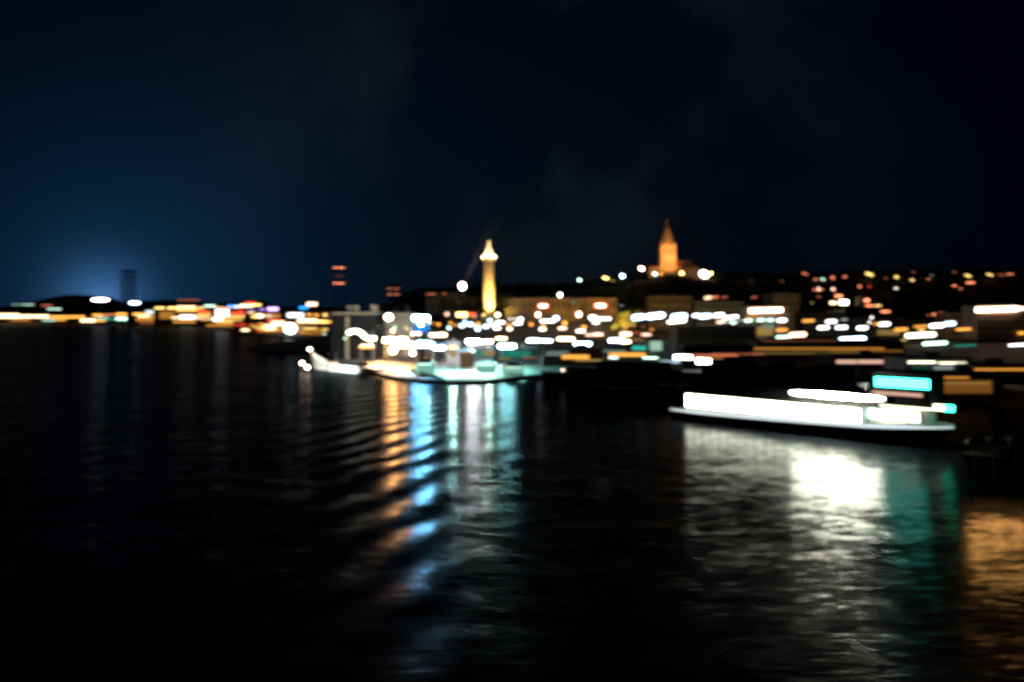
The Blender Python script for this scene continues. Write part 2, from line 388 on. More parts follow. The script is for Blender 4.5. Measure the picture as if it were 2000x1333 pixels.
far('hall under a blue and white sign at the left of the shore lights', 440, 482, 594, 1260, 'dark',
    [(451, 598, 20, 9, 'L', 3, 'sign'), (465, 599.5, 24, 9, 'B', 5, 'sign'), (452, 603, 34, 7, 'P', .8)])
far('tall lit block topped by a thin red sign', 470, 516, 589, 1230, 'brown',
    [(489, 591.5, 28, 7, 'R', 1.4, 'sign'), (482, 597.5, 32, 11, 'C', 6), (500, 596, 26, 9, 'Y', 3.5), (489, 606, 26, 7, 'V', .5), (487, 611, 26, 8, 'C', 2.2), (505, 613, 30, 8, 'O', .6)])
far('block carrying a violet sign above white shop windows', 505, 552, 600, 1150, 'brown',
    [(530, 624, 40, 26, 'O', .4), (512, 605, 18, 7, 'V', 1.2, 'sign'), (533, 604, 27, 12, 'M', 5, 'sign'), (517, 618, 38, 13, 'E', 9), (500, 619, 24, 9, 'Y', 3), (533, 626, 24, 10, 'R', 2), (508, 629, 46, 10, 'D', .5), (545, 625, 40, 9, 'Y', 3)])  # first panel adds orange glow to the facade, not a window
r = far('red painted hall by the water with one cream lit opening', 455, 500, 628, 1000, 'redp',
    [(479, 645, 22, 10, 'C', 4), (470, 635, 30, 6, 'R', .8), (493, 636, 18, 10, 'O', .5), (503, 640, 20, 10, 'Y', 1.1)], name='boat_shed', cat='shed')
far('bright yellow waterfront terrace full of white lights', 500, 560, 622, 960, 'tan',
    [(530, 646, 56, 18, 'O', .5), (536, 627, 34, 10, 'R', 1.2), (508, 646, 22, 8, 'R', .8), (527, 640, 30, 16, 'C', 8), (545, 632, 36, 14, 'C', 9), (513, 641, 24, 10, 'Y', 2), (510, 634, 20, 9, 'O', 1), (520, 650, 60, 7, 'O', .7)], name='terrace_building')  # first panel is glow laid over the terrace front, not a window
far('low brown block with warm windows left of the black quay house', 556, 650, 609, 900, 'brown',
    [(606, 636, 84, 18, 'O', .35), (596, 640, 40, 9, 'Y', 1.5), (604, 615, 17, 9, 'O', 1.4), (618, 616, 15, 10, 'O', 2), (635, 615.5, 14, 11, 'Y', 2.2), (647, 620.5, 8, 9, 'R', .8), (600, 627, 44, 13, 'C', 5), (623, 629, 40, 11, 'Y', 5), (643, 629.5, 16, 9, 'O', 5), (577, 616, 38, 14, 'S', 3.2, 'sign')])  # first panel is wide wall glow, not a window
far('small blue sign block beside a cream rooftop lamp', 584, 618, 600, 1000, 'dark',
    [(593, 601.5, 23, 10, 'L', 5, 'sign'), (609, 594.5, 27, 12, 'P', 9, 'floodlight')])
far('ochre quay terrace with dim stacked openings beside the white round glare', 582, 642, 634, 850, 'tan',
    [(612, 646, 54, 14, 'O', .25), (605, 642, 34, 8, 'Y', 1.5), (634, 644, 18, 10, 'Y', 1), (592, 650, 24, 8, 'O', .7), (615, 654, 40, 7, 'O', .7), (633, 653, 11, 9, 'G', 2.6)], name='terrace_building')  # first panel is dim orange wall glow, not a window
# tall chimney, hill top lamps
def mast_light(px, py, w, h, c, s, label, Y, name='floodlight_mast', gz=None):
    p = P(px, py, Y); gz = 2.0 if gz is None else gz
    r = thing(name, label, 'floodlight', (p.x, Y, gz))
    a, bb = src(w, h, s); hw = px2m(a, Y)/2; hh = px2m(bb, Y)/2
    MB().rod((p.x, Y+hh*.4, gz), (p.x, Y+hh*.4, p.z), max(.3, hh*.12), .2, 8).build('mast', M['pole'], r)
    m = MB(); m.ball(p, hh, 1, 14)
    for v in m.v: v.x = p.x+(v.x-p.x)*hw/hh
    m.build('lamp_head', emis(c, s), r, True)
    return r
mast_light(196, 586, 42, 12, 'W', 9, 'glaring white floodlight on the far left skyline inside the blue glow', 2000, gz=2)
mast_light(263, 592, 30, 11, 'B', 9, 'bluish white floodlight just right of the tall dark chimney', 2000, gz=2)
mast_light(567, 642, 31, 27, 'W', 7, 'huge round white glare at the waterside left of the black house', 845, gz=2)
x, z = X_(251, 2050), Z_(530, 2050)  # faint chimney opened into steelwork so the sky shows through
r = thing('lattice_tower', 'tall dark open steelwork tower standing in the blue glow on the far left', 'tower', (x, 2050, 2))
m = MB(); hw = 13
for i in (-1, 1):
    for j in (-1, 1): m.rod((x+i*hw, 2050+j*hw, 2), (x+i*hw, 2050+j*hw, z), 1.5, 1.2, 6)
nb = 9
for k in range(nb):
    z0 = 2+(z-2)*k/nb; z1 = 2+(z-2)*(k+1)/nb
    for j in (-1, 1):
        m.rod((x-hw, 2050+j*hw, z0), (x+hw, 2050+j*hw, z1), .8, .8, 5); m.rod((x+hw, 2050+j*hw, z0), (x-hw, 2050+j*hw, z1), .8, .8, 5); m.rod((x-hw, 2050+j*hw, z1), (x+hw, 2050+j*hw, z1), .8, .8, 5)
        m.rod((x+j*hw, 2050-hw, z0), (x+j*hw, 2050+hw, z1), .8, .8, 5)
m.build('lattice', M['dark'], r)
MB().box(x-hw-1, x+hw+1, 2050-hw-1, 2050+hw+1, z, z+3).build('platform', M['dark'], r)
# gantry cranes with warning lights
def crane(px, label, Y, ytop, rows, w, gz=2):
    x = X_(px, Y); zt = Z_(ytop, Y); hw = px2m(w, Y)/2
    r = thing('gantry_crane', label, 'crane', (x, Y, gz), 'gantry cranes with red warning lights')
    for k in (-1, 1):
        m = MB()
        for q in (-3, 3): m.rod((x+k*hw*.8, Y+q, gz), (x+k*hw*.8, Y+q, zt-6), .35, .3, 6)
        nz = int((zt-gz)/12)
        for i in range(nz):
            z0 = gz+i*12; m.rod((x+k*hw*.8, Y-3, z0), (x+k*hw*.8, Y+3, min(z0+12, zt-6)), .15, .15, 5)
        m.build('leg', M['dark'], r)
    g = MB().box(x-hw, x+hw, Y-1.5, Y+1.5, zt-7, zt-5).build('girder', M['dark'], r)
    MB().box(x-hw*.25, x+hw*.25, Y-2.5, Y+2.5, zt-12, zt-8).build('operator_cab', M['dark'], r)
    for yy, s, n_ in rows:
        MB().box(x-hw, x+hw, Y-3.6, Y-2.6, Z_(yy, Y)+1.2, Z_(yy, Y)+2.4).build('crossbeam', M['dark'], r)
        for i in range(n_):
            xx = x-hw+2*hw*(i+.5)/n_
            ss = s*(2.0 if i in (1, n_-2) else .7)
            m = MB(); m.ball((xx, Y-4.2, Z_(yy, Y)), px2m(1.2, Y)); m.build('warning_light', emis('D', ss), r)
crane(663, 'tall gantry crane with two rows of small red lights above the black house', 1150, 512, [(523.5, 4, 5), (539.5, .25, 4), (554, 4, 5)], 25)
crane(769, 'smaller gantry crane with two dim red light bars behind the beige building', 1300, 550, [(564.5, .8, 7), (575.5, 1.2, 7)], 25)

# ------------------------------------------------------------------ the black quay house and its neighbours
Y = 405
r = building('quay_house', 'tall black quay house with pale chimneys and a thin lit pillar', 'building', 646, 735, 612, Y, 40, 'dark', grid=(6, 3), base=1.1, rm='grey', lights=[(675, 661, 9, 10, 'G', 5, 'lamp')])
for px, ww, yt in ((676, 7, 597), (691, 11, 597), (727, 13, 596)):
    x = X_(px, Y); hw = px2m(ww, Y)/2; MB().box(x-hw, x+hw, Y+6, Y+9, Z_(612, Y)+.3, Z_(yt, Y)).build('chimney', M['beige'], r)
x = X_(679, Y); MB().box(x-.8, x+.8, Y-1.2, Y-.2, GZ, Z_(619, Y)).build('pillar', M['beige'], r)
MB().box(X_(650, Y), X_(742, Y), Y-1, Y-.45, Z_(614.5, Y), Z_(611, Y)).build('cornice', M['beige'], r)
r = building('rendered_building', 'beige three storey building behind the large round lamp, left of centre', 'building', 722, 806, 612, 430, 24, 'beige', grid=(9, 4), base=1.1,
             lights=[(740, 647, 10, 9, 'P', 1.2), (771, 640, 10, 11, 'G', 3), (793, 640, 9, 8, 'C', 2.2), (796, 645, 8, 8, 'C', 1.5), (767, 647, 12, 12, 'C', 6)], wx=.34, wy=.4)
building('stair_wing', 'low beige wing in front of the black house and beige building', 'building', 716, 742, 624, 424, 5, 'beige', grid=(3, 3), base=1.1)
building('gabled_building', 'pale gabled block rising behind the beige building', 'building', 742, 790, 594, 520, 24, 'beige', roof='gable', grid=(6, 3), base=1.1, rh=5)
# arched canopy of light
Y = 392
r = thing('lit_canopy', 'curved white lit canopy stepping down in front of the black house', 'canopy', (X_(705, Y), Y, GZ))
pts = [(680, 652), (684, 648.5), (692, 647.5), (700, 648), (706, 651), (711, 656.5), (717, 661), (724, 662), (733, 661.5)]
m = MB(); m2 = MB()
for (a, b_), (c, d) in zip(pts, pts[1:]):
    m.rod(P(a, b_, Y), P(c, d, Y), .9, .9, 8); m2.rod(P(a, b_, Y+1)+Vector((0, 0, 1.2)), P(c, d, Y+1)+Vector((0, 0, 1.2)), .3, .3, 6)
m.build('light_tube', emis('E', 14), r); m2.build('rim', M['grey'], r)
for px, py in ((681, 651), (708, 653), (732, 661)): MB().rod(P(px, py, Y+1), (X_(px, Y), Y+1, GZ), .18, .18, 6).build('post', M['pole'], r)

# ------------------------------------------------------------------ quay lamps, pier
def special(r, label, cat='street lamp'):
    r['label'] = label; r['category'] = cat
    for z in ZONES.values():
        for k in z:
            if k[2] is r: z.remove(k); break
    return r
special(lamp(759, 620, 23, 20, 'P', 60, 'x', Y=340), 'large round pinkish white lamp on a mast before the beige building')
special(lamp(822, 621.5, 36, 16, 'J', 1100, 'x', Y=345), 'wide white lamp bar high over the quay beside the beige building')
r = lamp(822, 642, 30, 10, 'B', 25, 'x', Y=343); special(r, 'blue rimmed white light cluster below the wide high lamp bar')
m = MB(); m.ball(P(822, 636, 343), px2m(4, 343)); m.build('lamp_head', emis('B', 30), r)
m = MB(); m.ball(P(822, 642, 344.5), px2m(14, 343), .55); m.build('blue_shade', emis('L', 1.2), r)
special(lamp(838, 630, 10, 11, 'G', 6, 'x', Y=350), 'small pale green lamp right of the wide high lamp bar')
def stall(px0, px1, ytop, ybot, Y, c, s, label, name='lit_stall', roofm='canvas', cat='market stall'):
    x0, x1 = X_(px0, Y), X_(px1, Y); zt, zb = Z_(ytop, Y), max(GZ, Z_(ybot, Y))
    r = thing(name, label, cat, ((x0+x1)/2, Y, GZ), 'lit stalls and kiosks on the quay')
    for xx in (x0, x1):
        for yy in (Y, Y+4): MB().rod((xx, yy, GZ), (xx, yy, zb+.3), .12, .12, 6).build('post', M['pole'], r)
    MB().box(x0, x1, Y, Y+4, zb, zt-1.0).build('light_panel', emis(c, s), r)
    n0 = max(2, int((x1-x0)/5)); m = MB()
    for i in range(n0):
        a = x0-.3+(x1-x0+.6)*i/n0; b_ = x0-.3+(x1-x0+.6)*(i+1)/n0; mx = (a+b_)/2
        m.add([(a, Y-.4, zt-.95), (b_, Y-.4, zt-.95), (b_, Y+4.4, zt-.95), (a, Y+4.4, zt-.95), (mx, Y+2, zt+.2)], [(0, 1, 4), (1, 2, 4), (2, 3, 4), (3, 0, 4), (0, 3, 2, 1)])
    m.build('awning', M[roofm], r)
    return r
stall(750, 792, 657, 669, 352, 'Z', 330, 'blazing white stall at the left end of the bright quay row')
stall(768, 812, 668, 680, 348, 'C', 9, 'warm white wide stall in the middle of the bright quay row')
stall(812, 845, 665, 679, 350, 'B', 14, 'bluish white stall near the right end of the bright quay row')
stall(846, 868, 673, 684, 346, 'W', 11, 'small white stall at the right end of the bright quay row')
stall(702, 727, 673, 681, 372, 'O', 2.2, 'low orange lit stall on the left of the quay behind the white boat')
for i, (px, py, w_, h_, c, s, lab) in enumerate([
    (806, 690, 18, 17, 'W', 22, 'round white lamp standing before the bright quay row'),
    (750, 667, 12, 12, 'E', 8, 'small cream lamp between the canopy of light and the bright stalls'),
    (768, 684, 22, 20, 'Z', 640, 'tall warm lamp under the blazing white stall'),
    (847, 655, 20, 12, 'P', 9, 'pinkish lamp left of a wider orange lamp above the bright quay row'),
    (863, 654.5, 22, 13, 'C', 8, 'cream lamp with an orange edge above the right end of the bright quay row'),
    (807, 652, 14, 12, 'P', 9, 'left one of two touching pinkish lamps under the blue light cluster'),
    (818, 652, 14, 12, 'P', 9, 'right one of two touching pinkish lamps under the blue light cluster'),
    (885, 679, 21, 10, 'Y', 5, 'small yellow lamp right of the bright quay row'),
    (925, 668, 32, 15, 'W', 560, 'wide bluish white lamp bar below the column, left of an orange one'),
    (953, 667, 24, 12, 'P', 300, 'white lamp bar joined to the wide bluish one below the column'),
    (979, 661.5, 25, 11, 'C', 7, 'cream orange lamp bar between two bluish white bars below the column'),
    (990, 676.5, 38, 14, 'A', 460, 'bluish white lamp bar lowest in the row under the column'),
    (1042, 665.5, 30, 14, 'B', 30, 'left half of the longest bluish white lamp bar right of the column'),
    (1068, 666, 28, 12, 'B', 26, 'right half of the longest bluish white lamp bar right of the column'),
    (1105, 662.5, 37, 12, 'C', 9, 'long cream lamp bar right of the longest bluish bar'),
    (1138, 672, 40, 14, 'B', 26, 'bluish white lamp bar above a shorter one, under the right museum wing'),
    (1126, 682, 30, 12, 'B', 20, 'short bluish white lamp bar lowest under the right museum wing'),
    (1203, 665.5, 34, 14, 'B', 26, 'bluish white lamp bar with an orange tip at the quay shed'),
    (1222, 668, 22, 11, 'C', 12, 'orange tip lamp at the right end of a bluish bar'),
]):
    yy = {0: 338, 1: 345, 2: 336, 3: 400, 4: 400, 7: 360}.get(i, 395 if i < 12 else 420)
    if i in (8, 9, 11): yy = 350
    special(lamp(px, py, w_, h_, c, s, 'x', Y=yy), lab)
# pools of light under the pier masts
def pool(px, Y, z, tx, ty, power, col, label, angle=84, head=('C', 6)):
    x = X_(px, Y); r = thing('floodlight_pole', label, 'floodlight', (x, Y, GZ))
    MB().rod((x, Y, GZ), (x, Y, z), .12, .08, 6).build('pole', M['pole'], r)
    m = MB(); m.box(x-.45, x+.45, Y-.35, Y+.35, z, z+.25); m.build('lamp_head', M['pole'], r)
    MB().box(x-.35, x+.35, Y-.25, Y+.25, z-.05, z-.01).build('lens', emis(*head), r)
    spot(r, (x, Y, z-.15), (tx, ty, GZ), power, col, angle)
pool(741, 385, 18, X_(738, 380), 372, 700000, (1, .52, .2), 'orange floodlight pole lighting the quay apron behind the white boat')
pool(778, 345, 14, X_(772, 340), 335, 260000, (1, .55, .25), 'orange floodlight pole at the left of the teal lit pier')
pool(835, 330, 10, X_(838, 320), 318, 120000, (.45, 1, .8), 'greenish floodlight pole on the left of the teal lit pier', 74)
pool(885, 330, 10, X_(888, 316), 314, 120000, (.5, 1, .85), 'greenish floodlight pole in the middle of the teal lit pier', 74)
pool(955, 332, 10, X_(948, 320), 318, 100000, (.35, .95, .75), 'greenish floodlight pole on the right of the teal lit pier', 74)
pool(1020, 330, 12, X_(1015, 320), 322, 60000, (.3, .9, .7), 'greenish floodlight pole beside the dark boats')
# marquees
def marquee(px, Y, wpx, ytop, ybase, c, s, label):
    x = X_(px, Y); hw = px2m(wpx, Y)/2; zt = Z_(ytop, Y); zw = Z_(ybase, Y)
    r = thing('marquee_tent', label, 'tent', (x, Y, GZ), 'pale tents on the pier')
    zw = max(zw, 1.25); ze = zw+(zt-zw)*.45
    MB().box(x-hw*.92, x+hw*.92, Y-3, Y+3, GZ, ze).build('tent_wall', emis('U' if c != 'O' else 'C', .5 if c != 'O' else .1), r)  # wall glows itself, in place of lamps inside the tent
    MB().add([(x-hw, Y-3.3, ze), (x+hw, Y-3.3, ze), (x+hw, Y+3.3, ze), (x-hw, Y+3.3, ze), (x-hw*.25, Y, zt), (x+hw*.25, Y, zt)], [(0, 1, 5, 4), (1, 2, 5), (2, 3, 4, 5), (3, 0, 4), (0, 3, 2, 1)]).build('tent_roof', M['canvas'], r)
    MB().box(x-hw*.7, x+hw*.7, Y-3.25, Y-3.1, ze-.5, ze-.2).build('light_strip', emis(c, s), r)
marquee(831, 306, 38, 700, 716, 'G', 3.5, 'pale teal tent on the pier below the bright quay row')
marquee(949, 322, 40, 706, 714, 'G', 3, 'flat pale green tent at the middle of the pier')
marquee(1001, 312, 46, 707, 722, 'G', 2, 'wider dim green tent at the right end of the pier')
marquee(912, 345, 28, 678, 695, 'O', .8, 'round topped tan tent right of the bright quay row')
# green railing line on the pier, bollards along the pier edge
r = thing('railing', 'green railing running slantwise over the lit pier', 'railing', (X_(830, 292), 292, GZ))
a, b_ = Vector((X_(800, 318), 318, GZ)), Vector((X_(868, 272), 272, GZ))
for k in range(10):
    p = a.lerp(b_, k/9); MB().rod(p, p+Vector((0, 0, 1.3)), .08, .08, 5).build('post', M['green'], r)
MB().box(0, 1, 0, 1, 0, 1, lambda s, t, z: tuple(a.lerp(b_, s)+Vector((0, t*.12, .15+z*1.1)))).build('panel', M['green'], r)

# teal lit kiosks behind the pier
for (px0, px1, yt, Y, m_, lab, li) in [
    (872, 900, 668, 372, 'grey', 'greenish kiosk right of the bright quay row', [(885, 691, 22, 16, 'Y', .35)]),
    (925, 965, 676, 362, 'dark', 'dim green low building under the wide lamp bars', [(955, 690, 30, 14, 'Y', .35), (938, 690, 24, 18, 'T', .3)]),
    (970, 1050, 680, 366, 'dark', 'dark green shed stretching under the lowest lamp bar', [(1010, 692, 60, 18, 'T', .3), (1035, 699, 34, 8, 'O', .3), (985, 701, 30, 9, 'Y', .25)]),
    (1060, 1180, 684, 350, 'brown', 'low brown shed with an orange lit front behind the dark boat', [(1124, 697.5, 60, 13, 'O', 1.5), (1085, 693, 44, 8, 'S', .35), (1090, 688, 50, 7, 'G', .3), (1150, 704, 60, 7, 'Y', .5)]),
    (1185, 1262, 680, 350, 'grey', 'grey shed with orange band and thin white line, left of the pale box', [(1225, 693, 78, 12, 'O', 1.6), (1198, 699, 24, 7, 'S', 4), (1248, 680, 34, 13, 'T', 1.0), (1270, 699.5, 36, 8, 'G', 4), (1200, 686, 50, 8, 'G', .35)]),
    (1266, 1297, 665, 352, 'grey', 'small pale green lit box beside the long brown hall', [(1281, 676, 30, 24, 'G', .55)]),
]:
    building('quay_shed', lab, 'shed', px0, px1, yt, Y, 10, m_, base=1.1, lights=li, group='low sheds behind the pier')

# moored white boat on the left of the pier
def hull(mb, fr, Ln, B, dz, rake=4, n_=18, stern=.8, low=-.6, full=.32):
    rows = []
    for i in range(n_):
        t = i/(n_-1); s = Ln*t
        b_ = B/2*min(1, ((1-t)/full+.0015))**.62*(stern+(1-stern)*min(1, t/.15)); b_ = max(b_, .05)
        z = dz(t); sh = rake*t**5
        rows.append([fr(s, -b_, z), fr(s-sh*.45, -b_*.95, z*.5), fr(s-sh, -b_*.8, low), fr(s-sh, b_*.8, low), fr(s-sh*.45, b_*.95, z*.5), fr(s, b_, z)])
    vs = [p for q in rows for p in q]; fs = []
    for i in range(n_-1):
        for k in range(6):
            a = i*6+k; c = i*6+(k+1) % 6; fs.append((a, c, c+6, a+6))
    fs += [tuple(range(6)), tuple(range((n_-1)*6, n_*6))[::-1]]
    mb.add(vs, fs)
def frame(o, d):
    o = Vector(o); d = Vector((*d, 0)).normalized(); nn = Vector((d.y, -d.x, 0))
    return lambda s, b_, z: tuple(o+d*s+nn*b_+Vector((0, 0, z)))
S0 = (X_(742, 322), 322, 0)
fr = frame(S0, (X_(606, 352)-X_(742, 322), 30))
LB = math.hypot(X_(606, 352)-X_(742, 322), 30)
r = thing('moored_boat', 'white boat with a high lit bow moored at the left end of the pier', 'boat', S0)
dzf = lambda t: 2.2+1.2*t+4.6*max(0, (t-.72)/.28)**1.6
m = MB(); hull(m, fr, LB, 6.5, dzf, rake=3, full=.4); h0 = m.build('hull', M['white'], r, False)
for side in (-1, 1):
    m = MB()
    for i in range(17):
        t0, t1 = i/17, (i+1)/17
        for k, zf in enumerate((.62, .86)):
            def pt(t, off=0):
                b_ = 3.25*min(1, ((1-t)/.4+.0015))**.62+.06
                return Vector(fr(LB*t-.9*t**5, side*b_, dzf(t)*zf+off))
            m.rod(pt(t0), pt(t1), .1, .1, 5)
    m.build('rubbing_strake', M['hull'], h0)
MB().box(LB*.2, LB*.52, -1.9, 1.9, 2.3, 4.4, fr).build('deckhouse', M['dark'], r)
MB().rod(fr(LB*.6, 0, 2.5), fr(LB*.6, 0, 8), .12, .07, 6).build('mast', M['pole'], r)
m = MB(); m.ball(fr(LB+.4, 0, dzf(1)+.6), .75); m.build('bow_light', emis('E', 14), r)
for px, py, lab in ((590, 709.5, 'orange lamp on a mooring post, upper one of two left of the boat'), (600.5, 718, 'orange lamp on a mooring post, lower one of two left of the boat')):
    Y = 340 if py < 712 else 328
    p = P(px, py, Y); q = thing('mooring_post', lab, 'mooring post', (p.x, Y, 0), 'mooring posts with lamps')
    MB().rod((p.x, Y, -1), (p.x, Y, p.z-.7), .35, .3, 8).build('pile', M['wood'], q)
    m = MB(); m.ball(p, px2m(3.6, Y)); m.build('lamp_head', emis('P', 26), q, True)
q = thing('floodlight_pole', 'pale floodlight pole on the quay tip shining on the white boat', 'floodlight', (-66, 334.5, GZ))
p = Vector((X_(640, 306), 306, 9))
q.location = (p.x, p.y, 0)
MB().rod((p.x, p.y, -1), (p.x, p.y, 9), .3, .15, 8).build('pile', M['wood'], q)
MB().box(p.x-.4, p.x+.4, p.y-.3, p.y+.3, 9, 9.5).build('lamp_head', M['pole'], q)
spot(q, (p.x, p.y+.5, 9.2), fr(LB*.75, 0, 2.5), 220000, (.92, 1, .85), 80)  # pole and spot added to light the boat's hull

# ------------------------------------------------------------------ monument column
Y = 665; cx = X_(955, Y); zb = Z_(618, Y); zt = Z_(469, Y)
r = thing('monument_column', 'tall pale floodlit column with a gallery and statue on top', 'monument', (cx, Y, ground(cx, Y)-1))
MB().box(cx-6.5, cx+6.5, Y-6.5, Y+6.5, ground(cx, Y)-1, zb).build('plinth', M['stone'], r)
zg = Z_(507, Y)
MB().lathe((cx, Y, zb), [(5.5, 0), (5.3, 1.2), (4.9, 2), (4.55, (zg-zb)*.35), (4.15, (zg-zb)*.7), (3.85, zg-zb-2), (4.0, zg-zb-1.5)], 12, math.pi/12).build('shaft', M['stone'], r)
for i in range(7):
    zz = zb+6+i*6; MB().box(cx-.35, cx+.35, Y-5.0, Y-3.6, zz, zz+1.8).build('window', M['glass'], r)
gal = MB().lathe((cx, Y, zg-1.6), [(4.0, 0), (4.8, .8), (5.9, 1.8), (6.0, 2.4), (6.0, 3.6), (5.7, 3.6), (5.7, 2.5), (3.4, 2.5)], 16).build('gallery', M['stone'], r)
z1 = zg+.9
MB().lathe((cx, Y, z1), [(4.1, 0), (4.0, 2.8), (4.4, 3.1), (4.3, 3.6), (2.7, 4.4), (2.5, 6.4), (2.8, 6.7), (1.7, 7.4), (1.6, 8.2)], 12).build('lantern', M['stone'], r)
z2 = z1+8.2; H = zt-z2
MB().lathe((cx, Y, z2), [(1.5, 0), (1.45, H*.2), (1.15, H*.42), (.85, H*.52), (1.0, H*.62), (1.05, H*.74), (.75, H*.82), (.3, H*.84), (.32, H*.87), (.48, H*.92), (.4, H*.98), (.12, H)], 10).rod((cx-.8, Y-.2, z2+H*.74), (cx-1.5, Y-.9, z2+H*.58), .28, .2, 6).rod((cx+.8, Y, z2+H*.76), (cx+1.1, Y-1.0, z2+H*.9), .28, .2, 6).build('statue', M['statue'], r)
for k in range(8):
    t = 2*math.pi*(k+.5)/8; m = MB(); m.ball((cx+5.4*math.cos(t), Y+5.4*math.sin(t), zg+2.5), .5); m.build('gallery_lamp', emis('C', 12), gal)
for k, (dx, dy) in enumerate(((-4, -18), (4, -18), (0, -20), (14, -8))):
    spot(r, (cx+dx, Y+dy, zb-.5), (cx, Y, zb+17+4*(k > 1)), 170000, (1, .57, .15), 62, .8, .5)
for k in range(3):
    t = math.pi*(1.1+.4*k); spot(r, (cx+9.5*math.cos(t), Y+9.5*math.sin(t), zg+1.5), (cx, Y, zg+9), 42000, (1, .72, .40), 110, .5, .3)
for px, lab in ((945, 'small yellow floodlight at the left foot of the column'), (972, 'round orange white floodlight at the right foot of the column')):
    Yp = 650; p = P(px, 615.5, Yp); q = thing('floodlight', lab, 'floodlight', (p.x, Yp, ground(p.x, Yp)))
    MB().rod((p.x, Yp, ground(p.x, Yp)-.5), p, .2, .15, 6).build('post', M['pole'], q)
    m = MB(); m.ball(p, px2m(2.2 if px < 950 else 4, Yp)); m.build('lamp_head', emis('Y' if px < 950 else 'C', 5 if px < 950 else 9), q, True)

# museum
Y = 652
r = building('museum_building', 'long ochre museum facade with two window rows right of the column', 'museum', 987, 1140, 583, Y, 26, 'tan', grid=(14, 2), rm='roofd', base=13, lights=[(1120, 591, 9, 9, 'K', .6)], wx=.48, wy=.5)
for i in range(6):
    x = X_(1054+i*4.6, Y); MB().rod((x, Y-1.2, 14), (x, Y-1.2, Z_(590, Y)), .45, .4, 8).build('pillar', M['tan'], r)
MB().box(X_(1050, Y), X_(1081, Y), Y-1.9, Y-.5, Z_(590, Y), Z_(586.5, Y)).build('portico_beam', M['tan'], r)
MB().box(X_(986, Y), X_(1141, Y), Y-.75, Y-.01, Z_(584.6, Y)-.4, Z_(584, Y)).build('cornice', M['tan'], r)
sg = lightbox(1060.5, 598, Y-2.2, 26, 13, 'R', 6, r, 'sign'); lightbox(1060.5, 598, Y-2.6, 20, 11, 'S', 9, sg, 'sign_panel')
Y = 655
r = building('museum_wing', 'darker square wing with a red and white sign, right end of the museum', 'building', 1143, 1204, 583, Y, 26, 'tan', grid=(6, 2), base=13)
sg = lightbox(1173, 597.5, Y-.5, 30, 14, 'R', 6, r, 'sign'); lightbox(1173, 597.5, Y-.9, 22, 11, 'E', 12, sg, 'sign_panel')
building('apartment_block', 'dim grey apartment block left of the column under the hilltop', 'building', 832, 900, 573, 760, 20, 'beige', grid=(9, 4), base=8, lights=[(842, 574.5, 24, 6, 'D', .6), (868, 574, 12, 7, 'D', .7)])
building('apartment_block', 'dark low block between the grey apartments and the column', 'building', 902, 938, 582, 740, 18, 'brown', grid=(5, 3), base=8, lights=[])
building('shop_row', 'dark shop row with a yellow and red sign left of the column foot', 'shop', 880, 936, 608, 640, 14, 'brown', grid=(6, 2), lights=[(902, 615, 27, 14, 'Y', 7, 'sign'), (922, 614.5, 18, 11, 'R', 3.5, 'sign'), (926, 620, 8, 10, 'Y', 1)], base=7)
# warm spots on the museum front
for px, wd in ((1000, 900), (1060, 1300), (1115, 900), (1170, 300)):
    q = thing('floodlight', {1000: 'low floodlight post at the left end of the museum front', 1060: 'low floodlight post before the museum portico', 1115: 'low floodlight post at the right half of the museum front', 1170: 'low floodlight post before the museum wing'}[px], 'floodlight', (X_(px, 632), 632, ground(X_(px, 632), 632)))
    g = q.location.z; x = q.location.x
    MB().rod((x, 632, g-.3), (x, 632, g+2), .12, .12, 6).build('post', M['pole'], q)
    MB().box(x-.3, x+.3, 631.6, 632.4, g+2, g+2.5).build('lamp_head', emis('Y', .8), q)
    spot(q, (x, 632.6, g+2.3), (x, 652, 26), wd, (1, .5, .2), 120)
for px, py, w_, c, s, lab in ((1051, 615, 17, 'P', 14, 'round orange white lamp before the museum portico'), (1130.5, 614.5, 18, 'P', 14, 'round orange white lamp before the right corner of the museum')):
    special(lamp(px, py, w_, w_, c, s, 'x', Y=630), lab)
special(lamp(903, 559.5, 21, 21, 'P', 60, 'x', Y=690, over=30), 'big glaring pinkish white lamp left of the column top')
special(lamp(1094, 576.5, 15, 15, 'E', 24, 'x', Y=700), 'round cream lamp above the museum roof')

# ------------------------------------------------------------------ church
Y = 930; g = ground(X_(1303, Y), Y)
c0 = X_(1303, Y); hw = px2m(14.5, Y)
r = thing('hill_church', 'floodlit orange brick church with a tall tower on the hilltop', 'church', (c0, Y, g))
zt = Z_(480, Y)
tw = MB().box(c0-hw, c0+hw, Y-hw, Y+hw, g-3, zt).build('tower', M['brick'], r)
for k in (-1, 0, 1):
    MB().box(c0+k*4.6-.9, c0+k*4.6+.9, Y-hw-.15, Y-hw+.1, zt-11, zt-4.5).build('belfry_opening', M['dark'], tw)
    MB().box(c0+k*4.6-.5, c0+k*4.6+.5, Y-hw-.15, Y-hw+.1, zt-26, zt-22).build('window', M['dark'], tw)
for sx in (-1, 1): MB().box(c0+sx*hw-(0 if sx < 0 else 2), c0+sx*hw+(2 if sx < 0 else 0), Y-hw, Y-hw+2, zt, zt+2.2).build('corner_turret', M['brick'], tw)
MB().lathe((c0, Y, zt), [(hw*1.12, 0), (hw*1.0, 3.5), (hw*.78, 9), (hw*.52, 15), (hw*.42, 17), (hw*.46, 18), (hw*.2, 21), (.6, 24), (.25, 32)], 8, math.pi/8).build('spire', M['copper'], r)
MB().rod((c0-1, Y, zt+30), (c0+1, Y, zt+30), .15, .15, 5).build('cross', M['pole'], r)
nx0, nx1 = c0+hw, X_(1362, Y)
